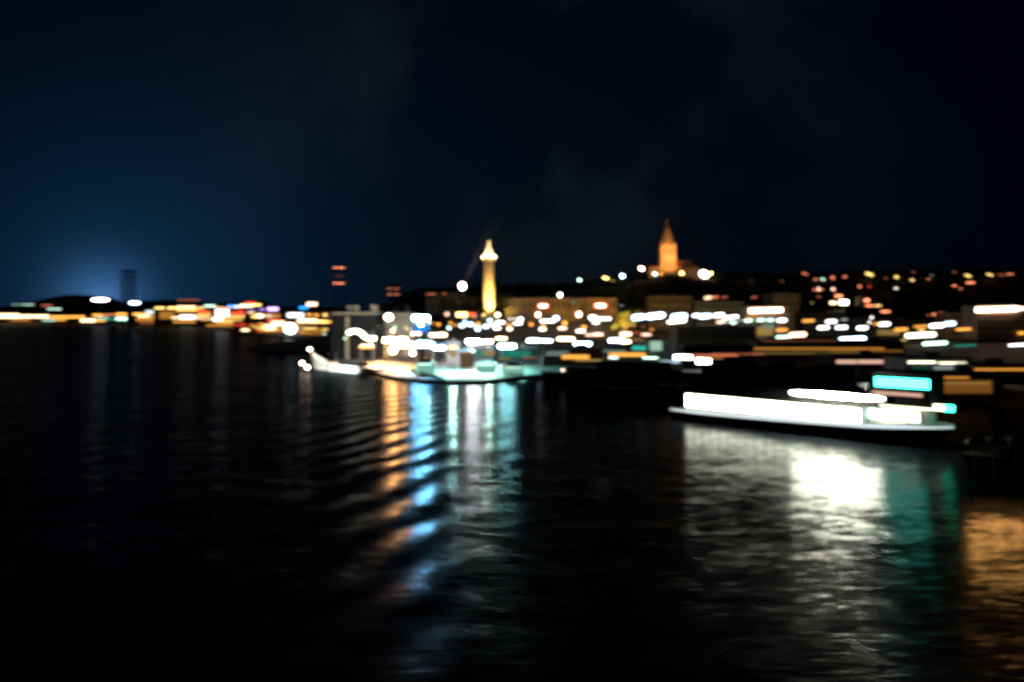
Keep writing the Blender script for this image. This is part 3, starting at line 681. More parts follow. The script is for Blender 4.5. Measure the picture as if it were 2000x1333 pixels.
MB().box(nx0, nx1, Y-5, Y+9, g-6, Z_(522, Y)).build('nave', M['brick'], r)
MB().add([(nx0-1, Y-6, Z_(522, Y)), (nx1+1, Y-6, Z_(528, Y)), (nx1+1, Y+10, Z_(528, Y)), (nx0-1, Y+10, Z_(522, Y)), (nx0+3, Y+2, Z_(508, Y)), (X_(1347, Y), Y+2, Z_(508, Y))], [(0, 1, 5, 4), (1, 2, 5), (2, 3, 4, 5), (3, 0, 4), (0, 3, 2, 1)]).build('nave_roof', M['rooft'], r)
for k in range(4): MB().box(nx0+3+k*6-.8, nx0+3+k*6+.8, Y-5.15, Y-4.9, g+1, g+8).build('window', M['dark'], r)
MB().box(X_(1266, Y), c0-hw, Y-8, Y+6, g-8, Z_(523, Y)).build('side_annex', M['brick'], r)
MB().gable(X_(1266, Y)-.6, c0-hw, Y-9, Y+7, Z_(523, Y), Z_(518, Y)).build('annex_roof', M['rooft'], r)
for dx, dy, tx, tz, pw in ((-16, -45, 0, 92, 150000), (14, -45, 0, 90, 150000), (30, -40, 26, 72, 42000), (-26, -36, -18, 70, 26000), (0, -60, 0, 116, 380000)):
    spot(r, (c0+dx, Y+dy, g+2), (c0+tx, Y, tz), pw, (1, .46, .13), 50, .8, .6)
ZC = 'the hilltop church'
for px, py, w_, h_, c, s, lab in (
    (1375, 536, 26, 22, 'P', 22, 'glaring white lamp at the right end of the church'),
    (1388, 534.5, 14, 14, 'Y', 14, 'yellow lamp touching the glaring lamp right of the church'),
    (1253, 525, 19, 15, 'P', 18, 'oval pinkish lamp left of the church tower'),
    (1279, 535.5, 13, 12, 'G', 7, 'small pale green lamp under the left annex of the church'),
    (1291, 535, 12, 12, 'O', 2.5, 'dim orange lamp at the foot of the church tower'),
    (1331.5, 534, 14, 12, 'Y', 9, 'yellow lamp under the church nave roof'),
    (1216, 539.5, 17, 15, 'B', 22, 'round bluish white lamp on the skyline left of the church'),
    (1183, 543.5, 15, 10, 'Y', 7, 'yellowish lamp on the skyline left of a bluish one'),
    (1197.5, 549, 12, 9, 'Y', 2, 'dim yellow lamp just below the skyline left of the church'),
    (1132, 547.5, 12, 11, 'G', 7, 'lone pale green lamp on the wooded skyline above the museum wing')):
    special(lamp(px, py, w_, h_, c, s, 'x', Y=890 if px < 1260 or px > 1360 else 905, tilt=-.25), lab)

# ------------------------------------------------------------------ lamps by zone: (px, py, w, h, colour, strength)
Z1 = 'in the band below the column'
for q in [(849, 597, 15, 12, 'G', 8), (873, 614, 14, 14, 'P', 7), (847, 632, 10, 10, 'O', 6), (856.5, 634, 12, 12, 'O', 8), (880, 631, 12, 12, 'O', 6), (888.5, 635, 11, 11, 'O', 6),
          (877, 641, 13, 13, 'B', 14), (908, 628, 12, 12, 'B', 12), (902.5, 636.5, 18, 13, 'B', 18), (919, 634, 19, 13, 'B', 18), (934, 633, 13, 14, 'O', 8), (933, 642, 16, 16, 'B', 18),
          (956.5, 626.5, 15, 13, 'B', 14), (949, 638, 18, 13, 'B', 18), (963, 635.5, 16, 10, 'B', 14), (977, 630, 21, 11, 'W', 14), (979, 636.5, 10, 9, 'P', 5), (970.5, 641.5, 17, 11, 'W', 16),
          (996, 623, 10, 11, 'E', 9), (1005.5, 623, 10, 11, 'E', 9), (1016.5, 624.5, 16, 14, 'W', 18), (1011, 632.5, 22, 10, 'W', 11), (993.5, 636, 13, 13, 'O', 7), (995.5, 643, 16, 12, 'E', 14)]:
    lamp(*q, Z1)
Z2 = 'on the street under the museum'
for q in [(1037.5, 634, 13, 13, 'O', 8), (1060.5, 637, 15, 12, 'O', 7), (1059.5, 643.5, 17, 11, 'E', 13), (1070, 627.5, 33, 11, 'W', 14), (1086, 622, 18, 15, 'B', 18),
          (1103, 631.5, 15, 14, 'O', 10), (1098.5, 641.5, 20, 11, 'P', 12), (1140.5, 639, 16, 12, 'O', 8), (1134, 647, 21, 11, 'W', 13), (1152, 654.5, 22, 10, 'P', 7), (1168, 653.5, 24, 11, 'P', 10),
          (1158, 621, 22, 16, 'W', 16), (1180, 623, 30, 11, 'W', 12), (1164, 631, 18, 10, 'W', 10), (1207, 595.5, 7, 8, 'S', 3), (1214, 597.5, 7, 8, 'S', 3)]:
    lamp(*q, Z2)
Z3 = 'between museum wing and long rooftop sign'
for q in [(1247, 620, 27, 16, 'B', 20), (1280, 617.5, 38, 16, 'B', 26), (1229, 614, 8, 9, 'O', 2.5), (1257, 612, 9, 8, 'D', 3), (1326, 619, 32, 17, 'B', 24), (1322, 628, 40, 12, 'W', 14), (1310, 629, 20, 10, 'W', 7),
          (1346, 615, 9, 8, 'R', 2), (1360, 616.5, 18, 12, 'W', 12), (1377, 618, 27, 14, 'B', 20), (1404, 616, 24, 13, 'W', 15), (1392, 619, 13, 11, 'O', 5), (1427, 620, 34, 11, 'W', 14), (1408, 629, 20, 11, 'P', 9),
          (1428, 631, 24, 11, 'G', 9), (1445, 626, 9, 9, 'S', 5), (1446, 641, 22, 11, 'E', 10), (1465, 649.5, 24, 16, 'W', 22)]:
    lamp(*q, Z3, tilt=.1)
Z4 = 'left of the brown hall roof'
for q in [(1237, 638, 12, 10, 'D', 1.3), (1257, 638, 9, 10, 'D', 2), (1273, 644, 14, 10, 'O', 4), (1222, 653, 26, 13, 'P', 13), (1262, 654, 23, 10, 'P', 8), (1240, 650, 26, 9, 'D', 1), (1319, 635, 8, 7, 'R', 2), (1321, 643, 10, 10, 'D', 7)]:
    lamp(*q, Z4)
Z5 = 'right of the long rooftop sign'
for q in [(1461.5, 626.5, 20, 11, 'G', 9), (1486, 625.5, 20, 11, 'G', 9), (1505, 625.5, 18, 11, 'G', 9), (1527, 626, 22, 12, 'W', 14), (1468, 619, 26, 9, 'O', 2.5), (1527, 645, 26, 12, 'O', 5), (1523, 637, 14, 8, 'D', 1.6),
          (1530, 658.5, 34, 10, 'G', 10), (1558, 654, 36, 14, 'P', 14), (1579, 627, 28, 11, 'O', 5), (1608, 640.5, 26, 12, 'W', 12), (1623.5, 628.5, 24, 12, 'W', 12), (1643.5, 640, 26, 12, 'W', 13), (1649, 624.5, 18, 8, 'S', 2),
          (1684, 641, 24, 12, 'W', 15), (1702.5, 620.5, 11, 11, 'W', 9), (1698, 630, 10, 11, 'W', 9), (1713, 633, 20, 10, 'O', 4), (1727, 633.5, 26, 12, 'W', 14)]:
    lamp(*q, Z5, tilt=.04, over=8)
Z6 = 'above the right wharf roofs'
for q in [(1760, 644, 30, 12, 'O', 5), (1799, 638, 33, 10, 'O', 4), (1800, 645, 18, 9, 'Y', 6), (1798, 655, 62, 14, 'E', 14), (1765, 665, 15, 9, 'Y', 3), (1830, 636.5, 32, 13, 'W', 15), (1855, 632.5, 25, 13, 'B', 15),
          (1882, 643.5, 34, 10, 'O', 6), (1922, 641.5, 34, 8, 'O', 4), (1941, 636.5, 34, 11, 'W', 10), (1665, 663, 54, 14, 'B', 26), (1826, 671, 52, 11, 'G', 12), (1885, 675.5, 48, 6, 'T', 1.6), (1990, 674, 46, 9, 'W', 11), (1996, 627, 16, 9, 'O', 5), (1997, 642, 18, 10, 'O', 6), (1995, 651, 18, 10, 'O', 6)]:
    lamp(*q, Z6, tilt=.05, over=7)
Z7 = 'on the hillside beside the church'
for q in [(1698, 536, 18, 12, 'Y', 6), (1751, 541.5, 14, 11, 'Y', 7), (1781.5, 547.5, 14, 10, 'Y', 6), (1801, 545, 14, 10, 'Y', 6), (1890.5, 539, 16, 10, 'Y', 6), (1933, 537, 17, 9, 'Y', 6), (1955, 537.5, 15, 6, 'D', 1.5),
          (1572, 535, 16, 10, 'D', 2.5), (1607, 546, 14, 10, 'G', 6), (1750.5, 565.5, 12, 13, 'E', 8), (1679, 560, 10, 12, 'D', 6), (1698, 560, 8, 10, 'R', 4), (1912, 574, 11, 10, 'E', 5), (1864, 532, 14, 8, 'D', 1.3), (1820, 538, 13, 8, 'G', .8),
          (1527, 550, 9, 9, 'D', 1.2), (1383, 582, 18, 12, 'C', 6), (1397, 581, 17, 10, 'D', 3), (1415, 581, 16, 9, 'D', 1.5), (1473, 581, 16, 9, 'D', 1.5), (1326.5, 592.5, 17, 14, 'C', 9), (1343, 594, 15, 11, 'D', 1.8), (1296, 593, 10, 10, 'D', 2), (1438, 605.5, 18, 9, 'D', 2)]:
    lamp(*q, Z7, tilt=-.3 if q[1] < 576 else .15, over=7)

# ------------------------------------------------------------------ houses on the right hillside
def house(px0, px1, ytop, ybase, label, lights, m='brown', grid=None, roof='gable', cat='house', depth=12, name='hillside_house', rm='roofd', rh=3.5, group='houses on the dark hillside'):
    Yh = solve((px0+px1)/2, ybase, 0)
    return building(name, label, cat, px0, px1, ytop, Yh, depth, m, roof, grid, lights, group, rm=rm, rh=rh)
house(1580, 1640, 540, 556, 'hillside house with dim reddish windows nearest the church', [(1593, 546, 12, 9, 'D', 1.4), (1626, 542, 12, 10, 'D', 1.6), (1627, 546, 10, 8, 'D', 1.2)])
house(1584, 1634, 556, 576, 'hillside house with three pale orange windows below the skyline', [(1591, 566, 8, 10, 'D', 1.5), (1599, 565, 10, 12, 'P', 4), (1605, 566, 7, 9, 'D', 1.5), (1627, 565, 11, 11, 'P', 3.5), (1631, 570, 8, 8, 'D', 1)])
house(1560, 1662, 574, 606, 'hillside block with a cream window pair and a red one above', [(1638, 578.5, 20, 10, 'D', 3.5), (1627, 592, 18, 11, 'C', 4.5), (1648, 591, 22, 14, 'E', 12), (1599, 580, 12, 7, 'D', .6), (1586, 592, 10, 9, 'Y', .5)], 'brown', (8, 3), 'flat')
house(1640, 1664, 535, 551, 'small hillside house with a single dim red window', [(1650, 541, 12, 10, 'D', 1.3)])
house(1682, 1745, 580, 618, 'hillside block with a stack of red windows left of the dark gap', [(1693, 587, 16, 11, 'D', 4), (1697, 597.5, 20, 9, 'D', 3), (1714, 597.5, 20, 9, 'Y', 1.8), (1729, 609, 24, 9, 'D', 3), (1687, 614, 8, 9, 'S', 1)], 'brown', (7, 4), 'flat')
house(1768, 1830, 540, 560, 'low hillside house right of the yellow hill lamps', [(1813, 545.5, 12, 8, 'D', 1), (1784, 532, 8, 7, 'D', .5)])
house(1852, 1905, 546, 568, 'hillside house with two slanting red windows on the right', [(1864, 558.5, 13, 8, 'D', 2.2), (1876, 564, 9, 8, 'D', 1.8), (1895, 552.5, 22, 9, 'D', 2.2)])
house(1950, 1996, 528, 550, 'faint hillside house at the right edge under the skyline', [(1972, 536, 20, 6, 'D', 1.2)])
house(1720, 1742, 538, 556, 'tiny dark hillside house between yellow and red hill lamps', [(1730, 544, 10, 7, 'D', .6)])
house(1800, 1860, 596, 628, 'dark block with four small orange windows over the bluish lamps', [(1826, 614.5, 14, 10, 'D', 3), (1838, 611.5, 14, 8, 'D', 2), (1823, 624, 8, 10, 'D', 2), (1841, 620.5, 12, 8, 'D', 3), (1813, 616, 7, 8, 'D', .8)], 'dark', (6, 3), 'flat')
house(1660, 1700, 600, 640, 'dark stair block under the red hill windows', [], 'dark', (4, 4), 'flat')
house(1752, 1796, 566, 620, 'tall unlit block in the dark gap of the hillside', [], 'dark', (5, 6), 'flat')
house(1906, 1950, 560, 590, 'unlit gabled house above the long sign at the right edge', [], 'brown', (4, 2))
house(1400, 1440, 548, 566, 'unlit gabled house on the slope just right of the church', [], 'brown', (4, 2))
house(1470, 1520, 542, 560, 'long unlit gabled house on the skyline right of the church', [], 'brown', (6, 2))
house(1230, 1268, 560, 580, 'unlit gabled house on the slope below the bluish skyline lamp', [], 'brown', (5, 2))
# buildings behind the street
def bk(px0, px1, yt, Y, label, lights=(), m='beige', grid=(8, 4), **k): return building('street_block', label, 'building', px0, px1, yt, Y, 18, m, k.pop('roof', 'flat'), grid, lights, 'blocks along the lamp street', rm=k.pop('rm', 'roofd'), base=6, **k)
bk(1268, 1352, 580, 650, 'beige block behind the bluish lamps right of the museum wing', m='brown', grid=(10, 4))
bk(1354, 1452, 590, 655, 'wide grey green block left of the long rooftop sign', m='grey', grid=(12, 4))
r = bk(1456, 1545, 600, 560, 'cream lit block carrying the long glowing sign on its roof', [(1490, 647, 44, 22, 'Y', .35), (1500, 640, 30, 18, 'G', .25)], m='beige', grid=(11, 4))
lightbox(1495.5, 606.5, 559, 74, 15, 'P', 16, r, 'sign', tilt=.03)
bk(1500, 1562, 574, 690, 'tall dim block right behind the long glowing sign', m='beige', grid=(8, 6))
bk(1570, 1650, 612, 600, 'brown block behind the two joined white lamps', m='brown', grid=(9, 4))
bk(1655, 1745, 622, 620, 'dark green shaded block in the middle of the right street', m='grey', grid=(10, 3))
bk(1748, 1850, 626, 600, 'dark block behind the yellow glow on the right', m='brown', grid=(10, 3), lights=[(1735, 650, 50, 16, 'Y', .25)])
bk(1852, 1905, 612, 560, 'brown house left of the bright sign at the right edge', m='tan', grid=(5, 3))
r = bk(1908, 2006, 598, 540, 'cream block at the right edge with the brightest long sign', m='beige', grid=(9, 5))
lightbox(1947, 604.5, 539, 92, 15, 'P', 22, r, 'sign', tilt=.03); lightbox(1993, 603, 539.5, 22, 10, 'P', 8, r, 'sign')
# ------------------------------------------------------------------ wharf sheds on the right
def wharf(px0, px1, yt, Y, label, lights, m='brown', depth=16, grid=None, **k):
    return building('wharf_hall', label, 'hall', px0, px1, yt, Y, depth, m, k.pop('roof', 'flat'), grid, lights, 'long halls on the right wharf', base=1.1, **k)
wharf(1322, 1478, 640, 400, 'long low brown hall with a plain wall right of the orange lamp', [], 'brown', grid=(16, 2))
wharf(1480, 1765, 668, 380, 'very long wharf hall with orange strips along its side', [(1600, 681.5, 260, 9, 'O', .55), (1560, 690, 240, 8, 'Y', .2), (1690, 686, 150, 7, 'O', .25), (1560, 666.5, 150, 8, 'D', .2, 'window')], 'brown')
wharf(1335, 1470, 678, 330, 'low shed with a faint red strip above two white lights', [(1390, 694.5, 110, 9, 'D', .8), (1440, 692, 110, 7, 'D', .4), (1334, 698, 42, 14, 'W', 12), (1374, 705.5, 34, 16, 'W', 12), (1308, 707, 46, 11, 'B', .9), (1277, 716, 56, 8, 'Y', .8), (1400, 700, 60, 7, 'O', .4)], 'dark')
wharf(1625, 1765, 697, 300, 'dark wharf shed with a pink glowing strip', [(1690, 707, 120, 12, 'P', .9), (1768, 707, 70, 12, 'D', .12)], 'dark')
wharf(1768, 1895, 702, 270, 'grey wharf kiosk under two thin white light lines', [(1800, 707.8, 60, 8, 'E', 4.5), (1860, 709.5, 60, 7.5, 'E', 3.5), (1855, 719, 70, 12, 'S', .3), (1800, 719, 40, 10, 'T', .1)], 'grey')
wharf(1900, 2030, 716, 260, 'wharf hall with a thin orange line at the right edge', [(1965, 722, 130, 8, 'O', 1.2)], 'brown')
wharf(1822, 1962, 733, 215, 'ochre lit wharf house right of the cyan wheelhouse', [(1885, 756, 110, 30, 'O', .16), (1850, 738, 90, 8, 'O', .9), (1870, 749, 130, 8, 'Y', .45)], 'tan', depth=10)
Yp = 110  # hooded lamps added, themselves unseen, to cast the amber reflection on the water
for px, lab in ((1908, 'hooded orange lamp on a mooring pole nearest the ferry bow'), (1948, 'hooded orange lamp on the middle mooring pole before the black barge'), (1990, 'hooded orange lamp on a mooring pole at the right picture edge')):
    p = P(px, 862, Yp); q = thing('lamp_pole', lab, 'street lamp', (p.x, Yp, 0), 'hooded orange lamps over the water')
    MB().rod((p.x, Yp+.5, -1), (p.x, Yp+.5, p.z), .2, .12, 8).build('pole', M['hull'], q)
    MB().lathe((p.x, Yp, p.z), [(1.5, -.3), (1.2, .2), (.3, .6)], 12).build('hood', M['hull'], q)
    spot(q, (p.x, Yp, p.z-.5), (p.x*.8, Yp*.8, 0), 2600, (1, .42, .10), 100, .5, 1.3)

# ------------------------------------------------------------------ trees
def tree(px, ytop, Y, h, rw, label, m='leaf', group=None):
    x = X_(px, Y); zt = Z_(ytop, Y); g = zt-h
    r = thing('broadleaf_tree', label, 'tree', (x, Y, g), group)
    t = MB(); t.rod((x, Y, g-1), (x+.3, Y, g+h*.55), .45, .22, 8)
    for k in range(6):
        a = k*1.05; t.rod((x+.2, Y, g+h*(.3+.04*k)), (x+math.cos(a)*rw*.7, Y+math.sin(a)*rw*.7, g+h*(.6+.05*k)), .18, .05, 5)
    t.build('trunk', M['wood'], r)
    c = MB(); cl = [(Vector((x+random.gauss(0, rw*.42), Y+random.gauss(0, rw*.42), g+h*random.uniform(.35, .92))), rw*random.uniform(.22, .42)) for _ in range(16)]
    for p, rr in cl:
        for _ in range(90):
            d = Vector((random.gauss(0, 1), random.gauss(0, 1), random.gauss(0, 1))).normalized()*rr*random.uniform(.55, 1.05); q = p+d
            u = Vector((random.uniform(-1, 1), random.uniform(-1, 1), random.uniform(-1, 1))).normalized()*.42; v = u.orthogonal().normalized()*.32
            c.add([q-u, q+v, q+u, q-v], [(0, 1, 2, 3)])
    c.build('crown', M[m], r); return r
tree(981, 573, 648, 17, 6, 'tree lit dim yellow green between the column and the museum')
yt = tree(1222, 607, 560, 19, 8, 'tree glowing bright yellow right of the museum wing')
q = thing('floodlight', 'yellow lamp shining up into the bright yellow tree', 'floodlight', (X_(1218, 545), 545, 5)); x = q.location.x
MB().rod((x, 545, 4), (x, 545, 8), .15, .12, 6).build('post', M['pole'], q)
m = MB(); m.ball((x, 545, 8.3), .5); m.build('lamp_head', emis('Y', 8), q)
spot(q, (x, 545, 9), (X_(1222, 560), 560, 17), 480000, (1, .62, .12), 110)
q = thing('floodlight', 'low lamp shining into the tree beside the column', 'floodlight', (X_(975, 640), 640, ground(X_(975, 640), 640))); x, g = q.location.x, q.location.z
MB().rod((x, 640, g-.3), (x, 640, g+2), .12, .1, 6).build('post', M['pole'], q); MB().box(x-.3, x+.3, 639.7, 640.3, g+2, g+2.4).build('lamp_head', emis('Y', 1), q)
spot(q, (x, 640.5, g+2.5), (X_(981, 648), 648, g+12), 26000, (.9, .8, .15), 110)
# wooded skyline: nobody could count these crowns
c = MB()
X = -140
while X < 640:
    for row in range(3):
        Yt = 880+row*35+random.uniform(-10, 10); xx = X+random.uniform(-4, 4); g = ground(xx, Yt)
        if g < 12: continue
        if 150 < xx < 232 and Yt < 960: continue
        hh = random.uniform(5, 11) * (.75 if xx > 260 else 1); rr = random.uniform(3.5, 6)
        for _ in range(46):
            d = Vector((random.gauss(0, 1), random.gauss(0, 1), random.gauss(0, .8))).normalized()*random.uniform(.5, 1.1)
            q = Vector((xx+d.x*rr, Yt+d.y*rr, g+hh*.55+d.z*hh*.55))
            u = Vector((random.uniform(-1, 1), random.uniform(-1, 1), random.uniform(-1, 1))).normalized()*1.5; v = u.orthogonal().normalized()*1.2
            c.add([q-u, q+v, q+u, q-v], [(0, 1, 2, 3)])
    X += 7
for X in range(-60, 110, 6):             # lower wood behind the museum
    for row in range(3):
        Yt = 700+row*25; xx = X+random.uniform(-3, 3); g = ground(xx, Yt); hh = random.uniform(9, 14)+8; rr = 5
        for _ in range(50):
            d = Vector((random.gauss(0, 1), random.gauss(0, 1), random.gauss(0, 1))).normalized()*random.uniform(.5, 1.1)
            q = Vector((xx+d.x*rr, Yt+d.y*rr, g+hh*.55+d.z*hh*.55)); u = Vector((random.uniform(-1, 1), random.uniform(-1, 1), random.uniform(-1, 1))).normalized()*1.2; v = u.orthogonal().normalized()
            c.add([q-u, q+v, q+u, q-v], [(0, 1, 2, 3)])
struct(c.build('woodland', M['leafd']), 'stuff')

# ------------------------------------------------------------------ dark boats between pier and ferry
def darkboat(p0, p1, B, dk, label, cabins, lamp_=None, name='moored_barge'):
    o = Vector((*p0, 0)); d = (p1[0]-p0[0], p1[1]-p0[1]); Ln = math.hypot(*d); f_ = frame(o, d)
    r = thing(name, label, 'boat', o, 'unlit boats by the quay')
    m = MB(); hull(m, f_, Ln, B, lambda t: dk+.8*t*t, rake=2); m.build('hull', M['hull'], r)
    for (a, b_, z0, z1, nm, mt) in cabins:
        cb = MB().box(a*Ln, b_*Ln, -B*.36, B*.36, z0, z1, f_).build(nm, M[mt], r)
        k = int((b_-a)*Ln/3)
        for i in range(k):
            s = a*Ln+(i+.5)*(b_-a)*Ln/k
            for sd in (-1, 1):
                MB().box(s-.8, s+.8, sd*B*.36-.05, sd*B*.36+.05, z0+(z1-z0)*.45, z0+(z1-z0)*.8, f_).build('window', M['glass'], cb)
    MB().rod(f_(Ln*.3, 0, dk), f_(Ln*.3, 0, dk+7), .14, .08, 6).build('mast', M['pole'], r)
    if lamp_ is not None: m = MB(); m.ball(lamp_[0], lamp_[1]); m.build('lamp', emis('P', lamp_[2]), r)
    return r
darkboat((60, 262), (10, 282), 9, 3.2, 'unlit dark passenger boat moored right of the pier with one small pink lamp', [(.08, .8, 3, 6.0, 'deckhouse', 'dark'), (.15, .6, 6.0, 8.3, 'upper_cabin', 'dark')], (P(1099, 723.5, 268), .35, 8))
darkboat((62, 222), (22, 236), 8, 2.4, 'low unlit barge lying in front of the dark passenger boat', [(.1, .5, 2.2, 4.2, 'deckhouse', 'dark')])
darkboat((90, 122), (66, 117), 8, 3.4, 'black moored barge at the right edge beyond the ferry bow', [(.25, .78, 3.4, 6.0, 'cargo_house', 'hull')])

# ------------------------------------------------------------------ the lit ferry
A = Vector((36.9, 187, 0)); Bv = Vector((76.1, 141.5, 0)); d = Bv-A; LF = d.length
f0 = frame(A, (d.x, d.y))
BW = 12.0
def FR(s, b_, z): return tuple(Vector(f0(s, b_-BW/2, z+.008*s)))   # b = +BW/2 is the side we see
r = thing('passenger_ferry', 'passenger ferry blazing with white lights, cyan wheelhouse and dark hull', 'ferry', A)
dzf = lambda t: 1.9+1.3*t**2
m = MB(); hull(m, FR, LF, BW, dzf, rake=4, low=-1.6, n_=28, stern=.92, full=.22); h0 = m.build('hull', M['hull'], r)
def halfb(t): return BW/2*min(1, ((1-t)/.22+.0015))**.62*(.92+.08*min(1, t/.15))
for sd in (-1, 1):
    m = MB(); m2 = MB()
    for i in range(40):
        t0, t1 = i/40, (i+1)/40
        a0, a1 = sd*halfb(t0), sd*halfb(t1)
        m.add([FR(LF*t, aa*1.005, dzf(t)+zz) for t, aa in ((t0, a0), (t1, a1)) for zz in (-.05, .8)]+[FR(LF*t, aa*.985, dzf(t)+zz) for t, aa in ((t0, a0), (t1, a1)) for zz in (-.05, .8)],
              [(0, 2, 3, 1), (4, 5, 7, 6), (1, 3, 7, 5), (0, 4, 6, 2)])
        rr = lambda t: .12+.22*min(1, t/.1)*min(1, (1-t)/.15)
        m2.rod(FR(LF*t0, a0*1.02, dzf(t0)+.25), FR(LF*t1, a1*1.02, dzf(t1)+.25), rr(t0), rr(t1), 6)
    m.build('bulwark', M['white'], h0)
    if sd == 1: m2.build('gunwale_light', emis('S', 1.1), h0)  # glowing strip added to brighten the bulwark band
ss = .06*LF; se = .76*LF
c1 = MB().box(ss, se, -BW*.40, BW*.40, 1.8, 6.3, FR).build('main_cabin', M['white'], r)
nw = 18
for i in range(nw):
    s0 = ss+.4+(se-ss-.8)*i/nw; s1 = s0+(se-ss-.8)/nw-.3
    MB().box(s0, s1, BW*.40, BW*.40+.06, 3.1, 5.9, FR).build('window', emis('E', 26), c1)
fw = MB().box(se, .93*LF, -BW*.26, BW*.26, 3.0, 6.3, FR).build('forward_cabin', M['white'], r)
for i in range(5):
    s0 = se+.3+(.17*LF-.6)*i/5; MB().box(s0, s0+(.17*LF-.6)/5-.3, BW*.26, BW*.26+.06, 4.2, 6.0, FR).build('window', emis('G', 6), fw)
dk = MB().box(ss-1, .80*LF, -BW*.47, BW*.47, 6.3, 6.55, FR).build('promenade_deck', M['dark'], r)
c2 = MB().box(.08*LF, .76*LF, -BW*.34, BW*.34, 6.55, 8.9, FR).build('upper_cabin', M['dark'], r)
for i in range(18):
    s0 = .10*LF+i*(.64*LF/18); MB().box(s0, s0+1.3, BW*.34, BW*.34+.05, 7.4, 8.4, FR).build('window', M['glass'], c2)
for i in range(30):
    s0 = ss-.8+i*(.8*LF-ss+.6)/29; MB().rod(FR(s0, BW*.46, 6.55), FR(s0, BW*.46, 7.6), .04, .04, 4).build('rail_post', M['pole'], dk)
m = MB().box(ss-.8, .8*LF-.2, BW*.455, BW*.462, 7.6, 7.68, FR); m.build('handrail', M['pole'], dk)
ru = MB().box(.04*LF, .785*LF, -BW*.38, BW*.53, 8.9, 9.15, FR).build('sun_deck', M['hull'], r)  # overhang widened to block the strip's light from the side screen
MB().box(.05*LF, .77*LF, BW*.37, BW*.385, 9.15, 11.0, FR).build('side_screen', M['lilac'], ru)
MB().box(.12*LF, .72*LF, -BW*.3, BW*.3, 9.15, 12.9, FR).build('top_cabin', M['dark'], r)
fn = MB().box(.20*LF, .30*LF, -1.8, 1.8, 12.9, 14.8, FR).build('funnel', M['hull'], r)
MB().rod(FR(.25*LF, 0, 14.8), FR(.25*LF, 0, 15.4), .3, .3, 8).build('exhaust_pipe', M['pole'], fn)
MB().rod(FR(.70*LF, 0, 12.9), FR(.70*LF, 0, 17), .16, .08, 6).build('mast', M['pole'], r)
# long floodlight strip under the sun deck
m = MB(); s0, s1 = .515*LF, .83*LF
for i in range(12):
    a = s0+(s1-s0)*i/12; bq = s0+(s1-s0)*(i+1)/12
    e0 = .14+.40*abs(math.sin(math.pi*i/12))**.6; e1 = .14+.40*abs(math.sin(math.pi*(i+1)/12))**.6
    m.rod(FR(a, BW*.47, 8.25), FR(bq, BW*.47, 8.25), e0, e1, 10)
fl = m.build('deck_floodlight', emis('E', 400), r)
MB().box(s0-.2, s1+.2, BW*.41, BW*.425, 7.5, 8.85, FR).build('reflector', M['dark'], fl)  # dark board added to keep the strip's light off the cabin
wh = MB().box(.775*LF, .955*LF, -BW*.24, BW*.26, 6.9, 13.0, FR).build('wheelhouse', M['dark'], r)
MB().box(.785*LF, .95*LF, BW*.26, BW*.26+.08, 10.4, 12.15, FR).build('window_band', emis('Q', 18), wh)
MB().box(.75*LF, .95*LF, -BW*.28, BW*.30, 13.0, 13.25, FR).build('roof', M['hull'], wh)
MB().box(.775*LF, .93*LF, BW*.26, BW*.275, 8.9, 9.5, FR).build('lower_strip', emis('P', .8), wh)
MB().box(.79*LF, .985*LF, BW*.12, BW*.17, 6.55, 7.6, FR).build('light_panel', emis('E', 4), r)
m = MB(); m.box(.985*LF, 1.01*LF, BW*.12, BW*.17, 6.5, 7.6, FR); m.build('navigation_light', emis('K', 12), r)
for i in range(2):
    s0 = (.40+.16*i)*LF
    fb = lambda s, b_, z, s0=s0: FR(s0+s, b_+BW*.2, z+12.9)
    m = MB(); hull(m, fb, 6, 1.9, lambda t: 1.0+.2*t, rake=.4, n_=8, low=0); m.build('lifeboat', M['dark'], r)
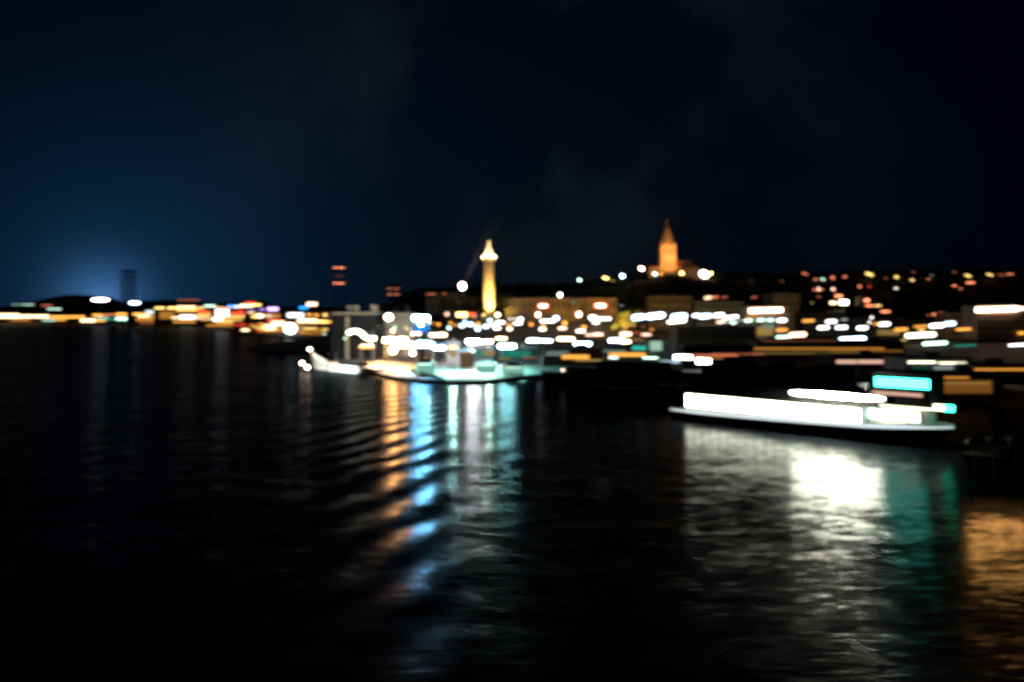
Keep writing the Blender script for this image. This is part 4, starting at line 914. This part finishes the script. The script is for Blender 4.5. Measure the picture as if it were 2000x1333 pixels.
# thin smoke cone added to carry a beam from the lamp by the column
sa, sb = P(906, 553, 690), P(1000, 375, 700)
sm_ = MB().rod(sa, sb, .9, 10, 20).build('smoke', M['glass']); struct(sm_, 'stuff')
vmat = bpy.data.materials.new('drifting_smoke'); vmat.use_nodes = True; vn = vmat.node_tree; vn.nodes.remove(vn.nodes['Principled BSDF'])
pv = vn.nodes.new('ShaderNodeVolumePrincipled'); pv.inputs['Color'].default_value = (.8, .82, .85, 1); pv.inputs['Anisotropy'].default_value = 0
vg = vn.nodes.new('ShaderNodeNewGeometry'); vs_ = vn.nodes.new('ShaderNodeSeparateXYZ'); vn.links.new(vg.outputs['Position'], vs_.inputs[0])
vr = vn.nodes.new('ShaderNodeMapRange'); vn.links.new(vs_.outputs['Z'], vr.inputs['Value'])
for k, x in zip(('From Min', 'From Max', 'To Min', 'To Max'), (sa.z, sa.z+(sb.z-sa.z)*.9, 1, 0)): vr.inputs[k].default_value = x
vp = vn.nodes.new('ShaderNodeMath'); vp.operation = 'POWER'; vn.links.new(vr.outputs[0], vp.inputs[0]); vp.inputs[1].default_value = 2.2
vq = vn.nodes.new('ShaderNodeMath'); vq.operation = 'MULTIPLY'; vn.links.new(vp.outputs[0], vq.inputs[0]); vq.inputs[1].default_value = .009; vn.links.new(vq.outputs[0], pv.inputs['Density'])
vn.links.new(pv.outputs[0], vn.nodes['Material Output'].inputs['Volume'])
sm_.data.materials.clear(); sm_.data.materials.append(vmat)
q = thing('searchlight', 'searchlight beside the glaring lamp left of the column, aimed up into smoke', 'searchlight', P(906, 562, 691)-Vector((0, 0, 3)))
MB().rod(q.location-Vector((0, 0, 14)), P(906, 562, 691), .3, .3, 8).build('post', M['pole'], q)
MB().rod(P(906, 562, 691), P(906, 562, 691)+(sb-sa).normalized()*1.2, .6, .75, 12).build('lamp_housing', M['pole'], q)
spot(q, sa-(sb-sa).normalized()*.5, sb, 180000, (.75, .85, 1), 22, .9, .5)  # spot added to light the smoke cone from below

# ------------------------------------------------------------------ labels of the zone lamps: each by colour and order from the left
for zname, items in ZONES.items():
    items.sort(key=lambda k: k[0])
    bycol = {}
    for it in items: bycol.setdefault(it[3], []).append(it)
    for c, lst in bycol.items():
        for i, (px, py, o, c_, a) in enumerate(lst):
            kind = 'wide lamp bar' if a > 7 else 'round lamp'
            if len(lst) == 1: o['label'] = 'the only %s %s %s' % (NAMES[c], kind, zname)
            else: o['label'] = '%s %s %s, %s such from left' % (NAMES[c], kind, zname, ORD[i])
            o['group'] = 'street lamps '+zname
